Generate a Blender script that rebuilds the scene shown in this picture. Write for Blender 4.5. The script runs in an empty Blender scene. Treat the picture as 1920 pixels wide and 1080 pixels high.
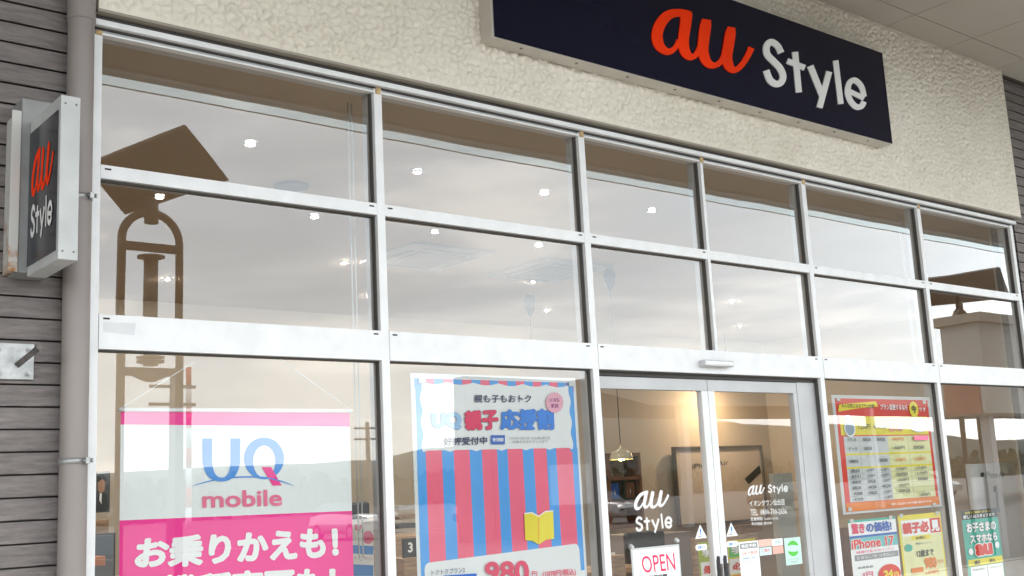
import bpy, math, random
from mathutils import Vector, Matrix, noise
random.seed(7)
SC = bpy.context.scene; COL = SC.collection

# ------------------------------------------------------------ camera
D, EYE = 4.4, 1.55
F, YAW, PITCH, ROLL = 2138.07, 0.68976273, 0.17885226, -0.05101359
_cy, _sy, _cp, _sp = math.cos(YAW), math.sin(YAW), math.cos(PITCH), math.sin(PITCH)
FWD = Vector((_sy*_cp, _cy*_cp, _sp)); R0 = Vector((_cy, -_sy, 0)); U0 = R0.cross(FWD)
RIGHT = math.cos(ROLL)*R0 + math.sin(ROLL)*U0
UP = -math.sin(ROLL)*R0 + math.cos(ROLL)*U0
cd = bpy.data.cameras.new('camera'); cam = bpy.data.objects.new('camera', cd); COL.objects.link(cam)
m = Matrix((RIGHT, UP, -FWD)).transposed().to_4x4(); m.translation = Vector((0, -D, EYE)); cam.matrix_world = m
cd.lens = F/1920*36; cd.sensor_width = 36; cd.clip_start = 0.05; cd.clip_end = 5000
SC.camera = cam

def at(px, py, y):
    """survey helper: the point of the plane y = const that the photograph shows at px, py"""
    d = (px-960)/F*RIGHT - (py-540)/F*UP + FWD
    t = (y+D)/d.y
    return Vector((0, -D, EYE)) + t*d

# ------------------------------------------------------------ world, sun, exposure
SUN_EL, SUN_AZ = math.radians(48), math.radians(150)
W = bpy.data.worlds.new('World'); SC.world = W; W.use_nodes = True
nt = W.node_tree; N = nt.nodes; L = nt.links; N.clear()
out = N.new('ShaderNodeOutputWorld'); bg = N.new('ShaderNodeBackground'); bg.inputs[1].default_value = 0.1
sky = N.new('ShaderNodeTexSky'); sky.sky_type = 'NISHITA'; sky.sun_disc = False
sky.sun_elevation = SUN_EL; sky.sun_rotation = SUN_AZ
tc = N.new('ShaderNodeTexCoord'); mp = N.new('ShaderNodeMapping'); mp.inputs['Scale'].default_value = (2.2, 2.2, 11)
n1 = N.new('ShaderNodeTexNoise'); n1.inputs['Scale'].default_value = 1.7; n1.inputs['Detail'].default_value = 7; n1.inputs['Roughness'].default_value = .55; n1.inputs['Distortion'].default_value = .4
cr = N.new('ShaderNodeValToRGB')
cr.color_ramp.elements[0].position = .34; cr.color_ramp.elements[0].color = (6.5, 6.95, 7.1, 1)
cr.color_ramp.elements[1].position = .62; cr.color_ramp.elements[1].color = (10.0, 10.15, 9.9, 1)
e = cr.color_ramp.elements.new(.5); e.color = (7.4, 7.85, 8.0, 1)
n2 = N.new('ShaderNodeTexNoise'); n2.inputs['Scale'].default_value = 2.6; n2.inputs['Detail'].default_value = 4
cr2 = N.new('ShaderNodeValToRGB'); cr2.color_ramp.elements[0].position = .3; cr2.color_ramp.elements[1].position = .75
cr2.color_ramp.elements[0].color = (.96,.96,.96,1); cr2.color_ramp.elements[1].color = (.78,.78,.78,1)
mx = N.new('ShaderNodeMix'); mx.data_type = 'RGBA'
L.new(tc.outputs['Generated'], mp.inputs[0]); L.new(mp.outputs[0], n1.inputs[0]); L.new(mp.outputs[0], n2.inputs[0])
L.new(n1.outputs[0], cr.inputs[0]); L.new(n2.outputs[0], cr2.inputs[0])
L.new(cr2.outputs[0], mx.inputs[0]); L.new(sky.outputs[0], mx.inputs[6]); L.new(cr.outputs[0], mx.inputs[7])
sx = N.new('ShaderNodeSeparateXYZ'); L.new(tc.outputs['Generated'], sx.inputs[0])
g1 = N.new('ShaderNodeMapRange'); g1.inputs['From Min'].default_value=0.02; g1.inputs['From Max'].default_value=.30; g1.inputs['To Min'].default_value=1.12; g1.inputs['To Max'].default_value=.93
g2 = N.new('ShaderNodeMapRange'); g2.inputs['From Min'].default_value=.5; g2.inputs['From Max'].default_value=.9; g2.inputs['To Min'].default_value=.98; g2.inputs['To Max'].default_value=1.08
L.new(sx.outputs[2], g1.inputs[0]); L.new(sx.outputs[0], g2.inputs[0])
gm = N.new('ShaderNodeMath'); gm.operation='MULTIPLY'; L.new(g1.outputs[0], gm.inputs[0]); L.new(g2.outputs[0], gm.inputs[1])
vm = N.new('ShaderNodeVectorMath'); vm.operation='SCALE'; L.new(mx.outputs[2], vm.inputs[0]); L.new(gm.outputs[0], vm.inputs['Scale'])
L.new(vm.outputs[0], bg.inputs[0]); L.new(bg.outputs[0], out.inputs[0])
sl = bpy.data.lights.new('sun', 'SUN'); sl.energy = .8; sl.angle = math.radians(18); sl.color = (1, .95, .88)
so = bpy.data.objects.new('sun', sl); COL.objects.link(so)
so.rotation_euler = (math.pi/2-SUN_EL, 0, math.pi-SUN_AZ)
SC.view_settings.view_transform = 'Standard'; SC.view_settings.look = 'None'; SC.view_settings.gamma = 1
SC.view_settings.use_curve_mapping = False
SC.view_settings.exposure = 2.2
try:
    SC.cycles.use_denoising = True; SC.cycles.max_bounces = 10; SC.cycles.transparent_max_bounces = 12; SC.cycles.diffuse_bounces = 5
    SC.cycles.sample_clamp_indirect = 6; SC.cycles.caustics_reflective = False
except Exception: pass

# ------------------------------------------------------------ materials
MATS = {}
def mat(name, col, rough=.6, metal=0, var=.06, vscale=3, bump=0, bscale=40, emit=0, coat=0, col2=None, stretch=(1,1,1), spec=.5, vdet=5, lo=.35, hi=.65):
    if name in MATS: return MATS[name]
    m = bpy.data.materials.new(name); m.use_nodes = True; t = m.node_tree; b = t.nodes['Principled BSDF']
    b.inputs['Roughness'].default_value = rough; b.inputs['Metallic'].default_value = metal
    b.inputs['Specular IOR Level'].default_value = spec; b.inputs['Coat Weight'].default_value = coat; b.inputs['Coat Roughness'].default_value = .12
    tc = t.nodes.new('ShaderNodeTexCoord'); mp = t.nodes.new('ShaderNodeMapping'); mp.inputs['Scale'].default_value = stretch
    t.links.new(tc.outputs['Object'], mp.inputs[0])
    n = t.nodes.new('ShaderNodeTexNoise'); n.inputs['Scale'].default_value = vscale; n.inputs['Detail'].default_value = vdet
    r = t.nodes.new('ShaderNodeValToRGB'); r.color_ramp.elements[0].position = lo; r.color_ramp.elements[1].position = hi
    c2 = col2 or tuple(min(1, c*(1-var*2)) for c in col)
    r.color_ramp.elements[0].color = (*c2, 1); r.color_ramp.elements[1].color = (*col, 1)
    t.links.new(mp.outputs[0], n.inputs[0]); t.links.new(n.outputs[0], r.inputs[0]); t.links.new(r.outputs[0], b.inputs['Base Color'])
    if bump:
        nb = t.nodes.new('ShaderNodeTexNoise'); nb.inputs['Scale'].default_value = bscale; nb.inputs['Detail'].default_value = 4
        bp = t.nodes.new('ShaderNodeBump'); bp.inputs['Strength'].default_value = .8; bp.inputs['Distance'].default_value = bump
        t.links.new(mp.outputs[0], nb.inputs[0]); t.links.new(nb.outputs[0], bp.inputs['Height']); t.links.new(bp.outputs[0], b.inputs['Normal'])
    if emit:
        b.inputs['Emission Color'].default_value = (*col, 1); b.inputs['Emission Strength'].default_value = emit
    MATS[name] = m; return m
def s2l(r, g, b):
    f = lambda c: (c/255/12.92) if c/255 <= .04045 else ((c/255+.055)/1.055)**2.4
    return (f(r), f(g), f(b))

alu   = mat('white_aluminium', (.78,.78,.79), .38, 0, .045, 9, .0004, 60, spec=.6)
alug  = mat('grey_aluminium', (.50,.50,.51), .4, .1, .05, 5)
seal  = mat('dark_gasket', (.075,.07,.066), .7)
slot  = mat('slot_black', (.015,.015,.015), .8)
rustc = mat('yellowed_plastic', (.62,.42,.2), .6, 0, .25, 60)
pipe_m= mat('taupe_pipe', (.27,.235,.222), .5, 0, .08, 2.5, .0006, 9, stretch=(1,1,.5))
steel = mat('galvanised_steel', (.46,.46,.46), .42, .6, .15, 25, .0006, 60)
steeld= mat('weathered_steel', (.23,.21,.20), .55, .5, .2, 30)
cream = mat('sign_cabinet_cream', (.60,.56,.50), .5, 0, .08, 4)
blade = mat('sign_cabinet_grey', (.50,.51,.505), .5, 0, .06, 8, .0004, 60)
navy  = mat('navy_acrylic', (.005,.006,.022), .14, 0, .1, 1, spec=.22)
navyb = mat('charcoal_acrylic', (.022,.023,.032), .2, 0, .1, 1)
orange= mat('orange_acrylic', (1.0,.045,.002), .6, spec=.1)
white = mat('white_print', (.88,.88,.88), .45, 0, .02, 3)
lwhite= mat('white_letter', (.80,.80,.80), .4, 0, .02, 3)
inwall= mat('interior_wall', (.59,.52,.43), .8, 0, .04, 1.2)
inceil= mat('interior_ceiling', (.47,.38,.285), .85, 0, .04, 1)
infl  = mat('interior_floor', (.34,.27,.2), .4, 0, .1, 2)
wood  = mat('light_wood', (.40,.25,.14), .5, 0, .2, 6, stretch=(1,1,8))
dwood = mat('reddish_wood', (.22,.10,.06), .5, 0, .2, 6)
black = mat('black_plastic', (.02,.02,.022), .4)
dgrey = mat('dark_grey', (.07,.07,.08), .5)
lgrey = mat('light_grey', (.55,.56,.57), .5)
asph  = mat('asphalt', (.11,.108,.105), .85, 0, .15, 2, .003, 120)
conc  = mat('pavement_concrete', (.42,.41,.38), .8, 0, .12, 2.5, .002, 90)
mark  = mat('road_paint', (.72,.72,.7), .6, 0, .15, 9)
bronze= mat('bronze_paint', (.055,.042,.03), .45, 0, .1, 6)
foli  = mat('distant_foliage', (.045,.06,.028), .9, 0, .3, .2)
hillm = mat('hill_forest', (.06,.075,.06), .9, 0, .3, .02)
soff  = None

def stucco_mat():
    m = bpy.data.materials.new('embossed_stucco'); m.use_nodes = True; t = m.node_tree; b = t.nodes['Principled BSDF']
    b.inputs['Roughness'].default_value = .75
    tc = t.nodes.new('ShaderNodeTexCoord')
    n = t.nodes.new('ShaderNodeTexNoise'); n.inputs['Scale'].default_value = 1.3; n.inputs['Detail'].default_value = 6
    r = t.nodes.new('ShaderNodeValToRGB'); r.color_ramp.elements[0].position=.35; r.color_ramp.elements[1].position=.7
    r.color_ramp.elements[0].color=(.74,.68,.585,1); r.color_ramp.elements[1].color=(.83,.775,.69,1)
    t.links.new(tc.outputs['Object'], n.inputs[0]); t.links.new(n.outputs[0], r.inputs[0]); t.links.new(r.outputs[0], b.inputs['Base Color'])
    nb = t.nodes.new('ShaderNodeTexNoise'); nb.inputs['Scale'].default_value = 260
    bp = t.nodes.new('ShaderNodeBump'); bp.inputs['Strength'].default_value=.5; bp.inputs['Distance'].default_value=.0012
    t.links.new(tc.outputs['Object'], nb.inputs[0]); t.links.new(nb.outputs[0], bp.inputs['Height']); t.links.new(bp.outputs[0], b.inputs['Normal'])
    return m
stucco = stucco_mat()

def siding_mat():
    m = bpy.data.materials.new('embossed_siding'); m.use_nodes = True; t = m.node_tree; b = t.nodes['Principled BSDF']
    b.inputs['Roughness'].default_value = .7
    tc = t.nodes.new('ShaderNodeTexCoord'); mp = t.nodes.new('ShaderNodeMapping'); mp.inputs['Scale'].default_value=(1,1,7)
    n = t.nodes.new('ShaderNodeTexNoise'); n.inputs['Scale'].default_value=7; n.inputs['Detail'].default_value=8; n.inputs['Roughness'].default_value=.65
    r = t.nodes.new('ShaderNodeValToRGB'); r.color_ramp.elements[0].position=.3; r.color_ramp.elements[1].position=.72
    r.color_ramp.elements[0].color=(.125,.108,.104,1); r.color_ramp.elements[1].color=(.245,.215,.206,1)
    t.links.new(tc.outputs['Object'], mp.inputs[0]); t.links.new(mp.outputs[0], n.inputs[0]); t.links.new(n.outputs[0], r.inputs[0]); t.links.new(r.outputs[0], b.inputs['Base Color'])
    bp = t.nodes.new('ShaderNodeBump'); bp.inputs['Strength'].default_value=.9; bp.inputs['Distance'].default_value=.010
    t.links.new(n.outputs[0], bp.inputs['Height']); t.links.new(bp.outputs[0], b.inputs['Normal'])
    return m
siding = siding_mat()

def rust_mat():
    m = bpy.data.materials.new('rusting_painted_steel'); m.use_nodes=True; t=m.node_tree; b=t.nodes['Principled BSDF']; b.inputs['Roughness'].default_value=.6
    tc=t.nodes.new('ShaderNodeTexCoord'); n=t.nodes.new('ShaderNodeTexNoise'); n.inputs['Scale'].default_value=14; n.inputs['Detail'].default_value=9; n.inputs['Roughness'].default_value=.7
    sx=t.nodes.new('ShaderNodeSeparateXYZ'); mr=t.nodes.new('ShaderNodeMapRange'); mr.inputs['From Min'].default_value=2.42; mr.inputs['From Max'].default_value=2.75; mr.inputs['To Min'].default_value=.2; mr.inputs['To Max'].default_value=-.05
    ad=t.nodes.new('ShaderNodeMath'); ad.operation='ADD'
    r=t.nodes.new('ShaderNodeValToRGB'); r.color_ramp.elements[0].position=.58; r.color_ramp.elements[0].color=(.5,.49,.47,1); r.color_ramp.elements[1].position=.74; r.color_ramp.elements[1].color=(.33,.14,.04,1)
    t.links.new(tc.outputs['Object'],n.inputs[0]); t.links.new(tc.outputs['Object'],sx.inputs[0]); t.links.new(sx.outputs[2],mr.inputs[0]); t.links.new(n.outputs[0],ad.inputs[0]); t.links.new(mr.outputs[0],ad.inputs[1]); t.links.new(ad.outputs[0],r.inputs[0]); t.links.new(r.outputs[0],b.inputs['Base Color'])
    return m
rusty = rust_mat()

def glass_mat(name, base, tint):
    m = bpy.data.materials.new(name); m.use_nodes = True; t = m.node_tree; t.nodes.clear()
    o = t.nodes.new('ShaderNodeOutputMaterial'); mix = t.nodes.new('ShaderNodeMixShader')
    tr = t.nodes.new('ShaderNodeBsdfTransparent'); tr.inputs[0].default_value = (*tint, 1)
    gl = t.nodes.new('ShaderNodeBsdfGlossy'); gl.inputs['Roughness'].default_value = 0.0; gl.inputs[0].default_value=(1,1,1,1)
    g = t.nodes.new('ShaderNodeNewGeometry'); dp = t.nodes.new('ShaderNodeVectorMath'); dp.operation='DOT_PRODUCT'
    ab = t.nodes.new('ShaderNodeMath'); ab.operation='ABSOLUTE'
    om = t.nodes.new('ShaderNodeMath'); om.operation='SUBTRACT'; om.inputs[0].default_value=1
    pw = t.nodes.new('ShaderNodeMath'); pw.operation='POWER'; pw.inputs[1].default_value=3.2
    ml = t.nodes.new('ShaderNodeMath'); ml.operation='MULTIPLY_ADD'; ml.inputs[1].default_value=1-base; ml.inputs[2].default_value=base
    tc = t.nodes.new('ShaderNodeTexCoord'); n = t.nodes.new('ShaderNodeTexNoise'); n.inputs['Scale'].default_value=1.1; n.inputs['Detail'].default_value=1
    bp = t.nodes.new('ShaderNodeBump'); bp.inputs['Strength'].default_value=.3; bp.inputs['Distance'].default_value=.0035
    t.links.new(tc.outputs['Object'], n.inputs[0]); t.links.new(n.outputs[0], bp.inputs['Height']); t.links.new(bp.outputs[0], gl.inputs['Normal'])
    t.links.new(g.outputs['Normal'], dp.inputs[0]); t.links.new(g.outputs['Incoming'], dp.inputs[1])
    t.links.new(dp.outputs['Value'], ab.inputs[0]); t.links.new(ab.outputs[0], om.inputs[1]); t.links.new(om.outputs[0], pw.inputs[0]); t.links.new(pw.outputs[0], ml.inputs[0])
    t.links.new(ml.outputs[0], mix.inputs[0]); t.links.new(tr.outputs[0], mix.inputs[1]); t.links.new(gl.outputs[0], mix.inputs[2]); t.links.new(mix.outputs[0], o.inputs[0])
    return m
glass = glass_mat('window_glass', .125, (.92,.93,.92))
doorg = glass_mat('door_glass', .115, (.92,.91,.89))

# ------------------------------------------------------------ mesh builder
class MB:
    def __init__(s): s.v=[]; s.f=[]; s.m=[]; s.sm=[]; s.mats=[]; s.k=0
    def mi(s, m):
        if m not in s.mats: s.mats.append(m)
        return s.mats.index(m)
    def face(s, idx, m, sm=False): s.f.append(idx); s.m.append(s.mi(m)); s.sm.append(sm)
    def poly(s, pts, m):
        b=len(s.v); s.v += [tuple(p) for p in pts]; s.face(list(range(b,b+len(pts))), m); return s
    def box(s, a, b, m, bev=0):
        x0,y0,z0=(min(a[i],b[i]) for i in range(3)); x1,y1,z1=(max(a[i],b[i]) for i in range(3))
        if not bev:
            k=len(s.v); s.v += [(x0,y0,z0),(x1,y0,z0),(x1,y1,z0),(x0,y1,z0),(x0,y0,z1),(x1,y0,z1),(x1,y1,z1),(x0,y1,z1)]
            for q in ((3,2,1,0),(4,5,6,7),(0,1,5,4),(1,2,6,5),(2,3,7,6),(3,0,4,7)): s.face([k+i for i in q], m)
        else:
            import bmesh
            bm=bmesh.new(); bmesh.ops.create_cube(bm,size=1)
            for v in bm.verts: v.co=Vector(((x0+x1)/2+v.co.x*(x1-x0),(y0+y1)/2+v.co.y*(y1-y0),(z0+z1)/2+v.co.z*(z1-z0)))
            bmesh.ops.bevel(bm,geom=list(bm.edges),offset=bev,segments=2,affect='EDGES',profile=.5)
            s.addbm(bm,m)
        return s
    def addbm(s,bm,m,sm=False):
        bm.verts.index_update(); k=len(s.v); s.v += [tuple(v.co) for v in bm.verts]
        for f in bm.faces: s.face([k+v.index for v in f.verts], m, sm)
        bm.free()
    def tube(s, pts, r, m, n=12, caps=True, sm=True):
        pts=[Vector(p) for p in pts]; rs = r if isinstance(r,(list,tuple)) else [r]*len(pts)
        k=len(s.v); ref=None
        for i,p in enumerate(pts):
            t=((pts[min(i+1,len(pts)-1)]-pts[max(i-1,0)])).normalized()
            if ref is None: ref = Vector((0,0,1)) if abs(t.z)<.9 else Vector((1,0,0))
            a=t.cross(ref).normalized(); b=t.cross(a)
            ref = a.cross(t).normalized() if True else ref
            for j in range(n):
                an=2*math.pi*j/n; s.v.append(tuple(p+rs[i]*(math.cos(an)*a+math.sin(an)*b)))
        for i in range(len(pts)-1):
            for j in range(n):
                s.face([k+i*n+j,k+i*n+(j+1)%n,k+(i+1)*n+(j+1)%n,k+(i+1)*n+j], m, sm)
        if caps:
            s.face([k+j for j in range(n)][::-1], m); s.face([k+(len(pts)-1)*n+j for j in range(n)], m)
        return s
    def build(s, name, parent=None, **tagkw):
        me=bpy.data.meshes.new(name); me.from_pydata(s.v,[],s.f)
        for mm in s.mats: me.materials.append(mm)
        me.polygons.foreach_set('material_index', s.m); me.polygons.foreach_set('use_smooth', s.sm); me.update()
        o=bpy.data.objects.new(name, me); COL.objects.link(o)
        if parent: o.parent=parent
        if tagkw: tag(o, **tagkw)
        return o
def tag(o, label=None, cat=None, group=None, kind=None):
    if label: o['label']=label
    if cat: o['category']=cat
    if group: o['group']=group
    if kind: o['kind']=kind
    return o
def empty(name, label, cat, group=None, loc=(0,0,0)):
    o=bpy.data.objects.new(name,None); COL.objects.link(o); o.location=loc; o.empty_display_size=.1
    return tag(o,label,cat,group)
def copy_tree(o, parent=None):
    c=o.copy(); COL.objects.link(c)
    if parent: c.parent=parent; c.matrix_parent_inverse=o.matrix_parent_inverse.copy()
    for ch in list(o.children): copy_tree(ch,c)
    return c

# ------------------------------------------------------------ printing: flat marks laid on a plane
def catmull(p, n=6):
    o=[]
    for i in range(len(p)-1):
        a,b,c,d=p[max(i-1,0)],p[i],p[i+1],p[min(i+2,len(p)-1)]
        for j in range(n):
            t=j/n
            o.append(tuple(.5*((2*b[k])+(-a[k]+c[k])*t+(2*a[k]-5*b[k]+4*c[k]-d[k])*t*t+(-a[k]+3*b[k]-3*c[k]+d[k])*t**3) for k in range(len(b))))
    o.append(tuple(p[-1])); return o
def ribbon(p, smooth=True):
    """p: (x, y, width) -> list of quads in 2D"""
    q=catmull(p) if smooth else p; Ls=[];Rs=[]
    for i,(x,y,w) in enumerate(q):
        x0,y0,_=q[max(i-1,0)];x1,y1,_=q[min(i+1,len(q)-1)]
        dx,dy=x1-x0,y1-y0;l=math.hypot(dx,dy) or 1
        Ls.append((x-dy/l*w/2,y+dx/l*w/2));Rs.append((x+dy/l*w/2,y-dx/l*w/2))
    return [[Ls[i],Ls[i+1],Rs[i+1],Rs[i]] for i in range(len(q)-1)]
class Print:
    """marks on the plane y = Y (or another frame), each new mark laid a hair in front of the last"""
    def __init__(s, Y, mb=None, step=.00025, frame=None): s.Y=Y; s.mb=mb or MB(); s.n=0; s.step=step; s.frame=frame
    def lay(s): s.n+=1; return s.Y-s.n*s.step
    def P(s, px, py, y=None):
        p=at(px,py,s.Y); return Vector((p.x, s.Y if y is None else y, p.z))
    def poly(s, px, m):
        y=s.lay(); s.mb.poly([s.P(a,b,y) for a,b in px][::-1], m); return s
    def rect(s, x0,z0,x1,z1,m):
        y=s.lay(); s.mb.poly([(x0,y,z0),(x1,y,z0),(x1,y,z1),(x0,y,z1)], m); return s
    def polyw(s, xz, m):
        y=s.lay(); s.mb.poly([(a,y,b) for a,b in xz], m); return s
    def bil(s, q, u, v):   # q = TL,TR,BR,BL in world (Vector)
        return q[3].lerp(q[2],u).lerp(q[0].lerp(q[1],u),v)
    def quadw(s, q):
        return [s.P(a,b) for a,b in q]
    def text(s, txt, q, m, bold=0.0, outline=None, ow=.03, px=True, shear=0):
        Q=s.quadw(q) if px else [Vector((a,s.Y,b)) for a,b in q]
        if outline:
            s._text(txt,Q,outline,bold+ow,grow=True,shear=shear,ref=bold)
        s._text(txt,Q,m,bold,shear=shear); return s
    def _text(s, txt, Q, m, bold, grow=False, shear=0, ref=0):
        V,Fc=glyphs(txt,.004,shear); V0=V
        tot=bold+(0 if not grow else 0); st=[(0,0)]
        if tot>.01:
            nst=6 if tot<.04 else 12
            st=[(tot*math.cos(2*math.pi*j/nst),tot*math.sin(2*math.pi*j/nst)) for j in range(nst)]+([(tot*.5*math.cos(2*math.pi*j/5),tot*.5*math.sin(2*math.pi*j/5)) for j in range(5)] if tot>.045 else [])
        x0=min(v[0] for v in V0);x1=max(v[0] for v in V0);y0=min(v[1] for v in V0);y1=max(v[1] for v in V0)
        if not grow: ref=bold
        x0-=ref;x1+=ref;y0-=ref;y1+=ref
        y=s.lay()
        for j,(dx,dy) in enumerate(st):
            k=len(s.mb.v)
            for vx,vy in V:
                p=s.bil(Q,(vx+dx-x0)/(x1-x0),(vy+dy-y0)/(y1-y0)); s.mb.v.append((p.x,y-j*.00001,p.z))
            for f in Fc: s.mb.face([k+i for i in f], m)
    def strokes(s, els, m, q=None, box=None, px=None, px2=True, deep=0):
        """els: list of ribbons in 2D; px maps them to photo pixels, or box+quad maps them by bounding box"""
        if px is None:
            Q=s.quadw(q) if px2 else [Vector((a,s.Y,b)) for a,b in q]
            x0,y0,x1,y1=box
        for el in els:
            y=s.lay()
            R_=ribbon(el, len(el)>2)
            for qd in R_:
                if px: pts=[s.P(*px(a,b),y) for a,b in qd]
                else:
                    pts=[]
                    for a,b in qd:
                        p=s.bil(Q,(a-x0)/(x1-x0),1-(b-y0)/(y1-y0)); pts.append(Vector((p.x,y,p.z)))
                s.mb.poly(pts,m)
                if deep:
                    for a_,b_ in ((0,1),(2,3),(3,0),(1,2)):
                        if (a_,b_)==(3,0) and qd is not R_[0]: continue
                        if (a_,b_)==(1,2) and qd is not R_[-1]: continue
                        p_,q2=pts[a_],pts[b_]; s.mb.poly([p_,q2,(q2[0],q2[1]+deep,q2[2]),(p_[0],p_[1]+deep,p_[2])],m)
_G={}
def glyphs(txt,bold=0,shear=0):
    k=(txt,bold,shear)
    if k in _G: return _G[k]
    c=bpy.data.curves.new('lettering_source','FONT'); c.body=txt; c.size=1; c.offset=bold; c.resolution_u=3; c.shear=shear
    if len(txt)>14: c.resolution_u=1
    o=bpy.data.objects.new('lettering_source',c); COL.objects.link(o)
    dg=bpy.context.evaluated_depsgraph_get(); me=bpy.data.meshes.new_from_object(o.evaluated_get(dg))
    V=[(v.co.x,v.co.y) for v in me.vertices]; Fc=[list(p.vertices) for p in me.polygons]
    bpy.data.objects.remove(o); bpy.data.curves.remove(c); bpy.data.meshes.remove(me)
    _G[k]=(V,Fc); return _G[k]
AU=[[(375,100,30),(330,98,55),(270,92,55),(205,110,70),(150,170,78),(125,250,78),(138,320,72),(175,362,55),(215,372,45),(255,345,36),(285,290,36)],
    [(338,96,84),(330,180,78),(316,280,76),(318,340,74),(335,385,66),(365,410,50),(400,400,38),(428,350,34),(450,280,34)],
    [(482,140,62),(474,190,80),(462,280,78),(456,360,76),(470,420,70),(500,462,56),(540,472,42),(580,450,38),(605,400,34),(622,330,34)],
    [(662,196,50),(654,240,74),(640,330,76),(628,410,76),(640,470,70),(672,505,48),(710,495,40),(750,450,40),(780,400,42),(806,345,44)]]
STY=[[(1022,382,44),(995,330,44),(948,303,46),(917,335,46),(922,392,46),(965,440,46),(1012,490,46),(1036,550,46),(1020,596,46),(982,606,46),(940,575,46),(914,508,44)],
     [(1122,375,42),(1150,668,42)],[(1066,440,40),(1192,490,40)],[(1232,476,44),(1318,692,42)],[(1368,518,42),(1298,778,42)],[(1414,438,38),(1452,752,38)],
     [(1500,652,34),(1618,712,34)],[(1618,700,38),(1600,628,38),(1555,582,40),(1515,598,40),(1500,660,40),(1520,728,40),(1562,772,40),(1600,768,40),(1618,735,38)]]
def warp_norm(els, tl, tr, br, bl):
    """undo the photo perspective of a set of strokes: to a unit box with x right, y down"""
    p=Print(-.165)
    f=lambda x,y: p.P(x/3.856+1200,y/3.856)
    o=[]
    for el in els:
        k=[f(x,y) for x,y,w in el]
        sc=[ (f(x+5,y)-f(x-5,y)).length/10*.5+(f(x,y+5)-f(x,y-5)).length/10*.5 for x,y,w in el]
        o.append([(q.x,-q.z,w*s2) for q,(x,y,w),s2 in zip(k,el,sc)])
    return o
AUN=warp_norm(AU,0,0,0,0); STN=warp_norm(STY,0,0,0,0)
def bbox(els):
    xs=[p[0]+s_*p[2]/2 for e in els for p in e for s_ in(-1,1)]; ys=[p[1]+s_*p[2]/2 for e in els for p in e for s_ in(-1,1)]
    return min(xs),min(ys),max(xs),max(ys)
AUB,STB=bbox(AUN),bbox(STN)

pinkp=mat('magenta_print',(.92,.015,.29),.35,0,.04,2,.006,3.5,coat=.25)
pinkl=mat('pink_print',(.82,.16,.30),.4,0,.05,2)
blup =mat('sky_blue_print',(.05,.27,.75),.4,0,.04,2)
dblu =mat('deep_blue_print',(.01,.10,.45),.4,0,.04,2)
navp =mat('navy_print',(.02,.03,.10),.5)
crim =mat('crimson_print',(.75,.01,.10),.4)
redp =mat('red_print',(.72,.03,.015),.4)
yelp =mat('yellow_print',(.85,.70,.02),.4)
orgp =mat('orange_print',(.82,.22,.02),.4)
grnp =mat('green_print',(.10,.55,.06),.4)
teal =mat('teal_print',(.03,.42,.32),.4)
lime =mat('lime_print',(.38,.48,.02),.4)
greyp=mat('grey_print',(.28,.28,.29),.5)
lgryp=mat('pale_grey_print',(.62,.64,.65),.5)
lyel =mat('pale_yellow_print',(.80,.78,.42),.5)
blkp =mat('black_print',(.02,.02,.02),.5)
wvin =mat('white_vinyl',(.80,.83,.83),.35,0,.02,2,.006,3.5,coat=.3)
gposter=mat('glossy_poster_paper',(.76,.78,.79),.3,0,.02,2,.004,7,coat=.4)

# ------------------------------------------------------------ the ground and the far setting
g=MB(); g.poly([(-1500,-2000,0),(2500,-2000,0),(2500,600,0),(-1500,600,0)],asph).build('ground',kind='structure')
pv=MB(); pv.box((-12,-4.9,.02),(30,-.0,.12),conc); pv.build('pavement',kind='structure')
kb=MB(); kb.box((-12,-5.05,.01),(30,-4.905,.135),mat('kerb_concrete',(.42,.41,.38),.8)); kb.build('kerb',kind='structure')
pm=MB()
for i in range(32): pm.poly([(i*2.6-4,-38.5,.006),(i*2.6-3.87,-38.5,.006),(i*2.6-3.87,-33.5,.006),(i*2.6-4,-33.5,.006)],mark)
pm.build('parking_markings',kind='structure')
def ridge(name, Y, f, x0, x1, m, n=160, depth=200, kind='structure'):
    b=MB(); 
    for i in range(n+1):
        x=x0+(x1-x0)*i/n; h=f(x)
        b.v += [(x,-Y,-1),(x,-Y-depth*.35,h*.8),(x,-Y-depth,h),(x,-Y-depth*2,-1)]
    for i in range(n):
        for j in range(3): b.face([i*4+j,i*4+j+1,(i+1)*4+j+1,(i+1)*4+j],m,True)
    return b.build(name,kind=kind)
HT=[(0,.035),(.35,.036),(.55,.040),(.63,.043),(.70,.050),(.85,.066),(1.0,.090),(1.04,.093),(1.12,.082),(1.22,.080),(1.36,.074),(1.5,.068),(1.65,.056),(1.8,.048),(2.2,.055),(3,.04)]
def hp(x):
    r=x/1100
    for (a,h0),(b_,h1) in zip(HT,HT[1:]):
        if a<=r<=b_: t=(r-a)/(b_-a); t=t*t*(3-2*t); return 1100*(h0+(h1-h0)*t+.003*noise.noise((r*16,3,0)))
    return 40
ridge('hills',900,hp,0,3200,hillm)

def treeline():
    b=MB(); rnd=random.Random(3)
    for i in range(5200):
        x=rnd.uniform(15,420); Y=rnd.uniform(120,150); 
        top=2.5+4.2*abs(noise.noise((x*.035,1,0)))+2.2*noise.noise((x*.3,5,0))+1
        z=rnd.uniform(0,max(.8,top)); s_=rnd.uniform(.5,1.1)
        a=rnd.uniform(0,6.28); c=Vector((x,-Y,z))
        u=Vector((math.cos(a),math.sin(a),rnd.uniform(-.4,.4)))*s_; v=Vector((rnd.uniform(-.4,.4),rnd.uniform(-.4,.4),1))*s_
        b.poly([c-u-v,c+u-v*.6,c+u*.7+v,c-u*.8+v*.8],foli)
    b.build('distant_trees',label='dark line of trees beyond the parking lot',cat='trees',kind='stuff')
treeline()

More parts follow.
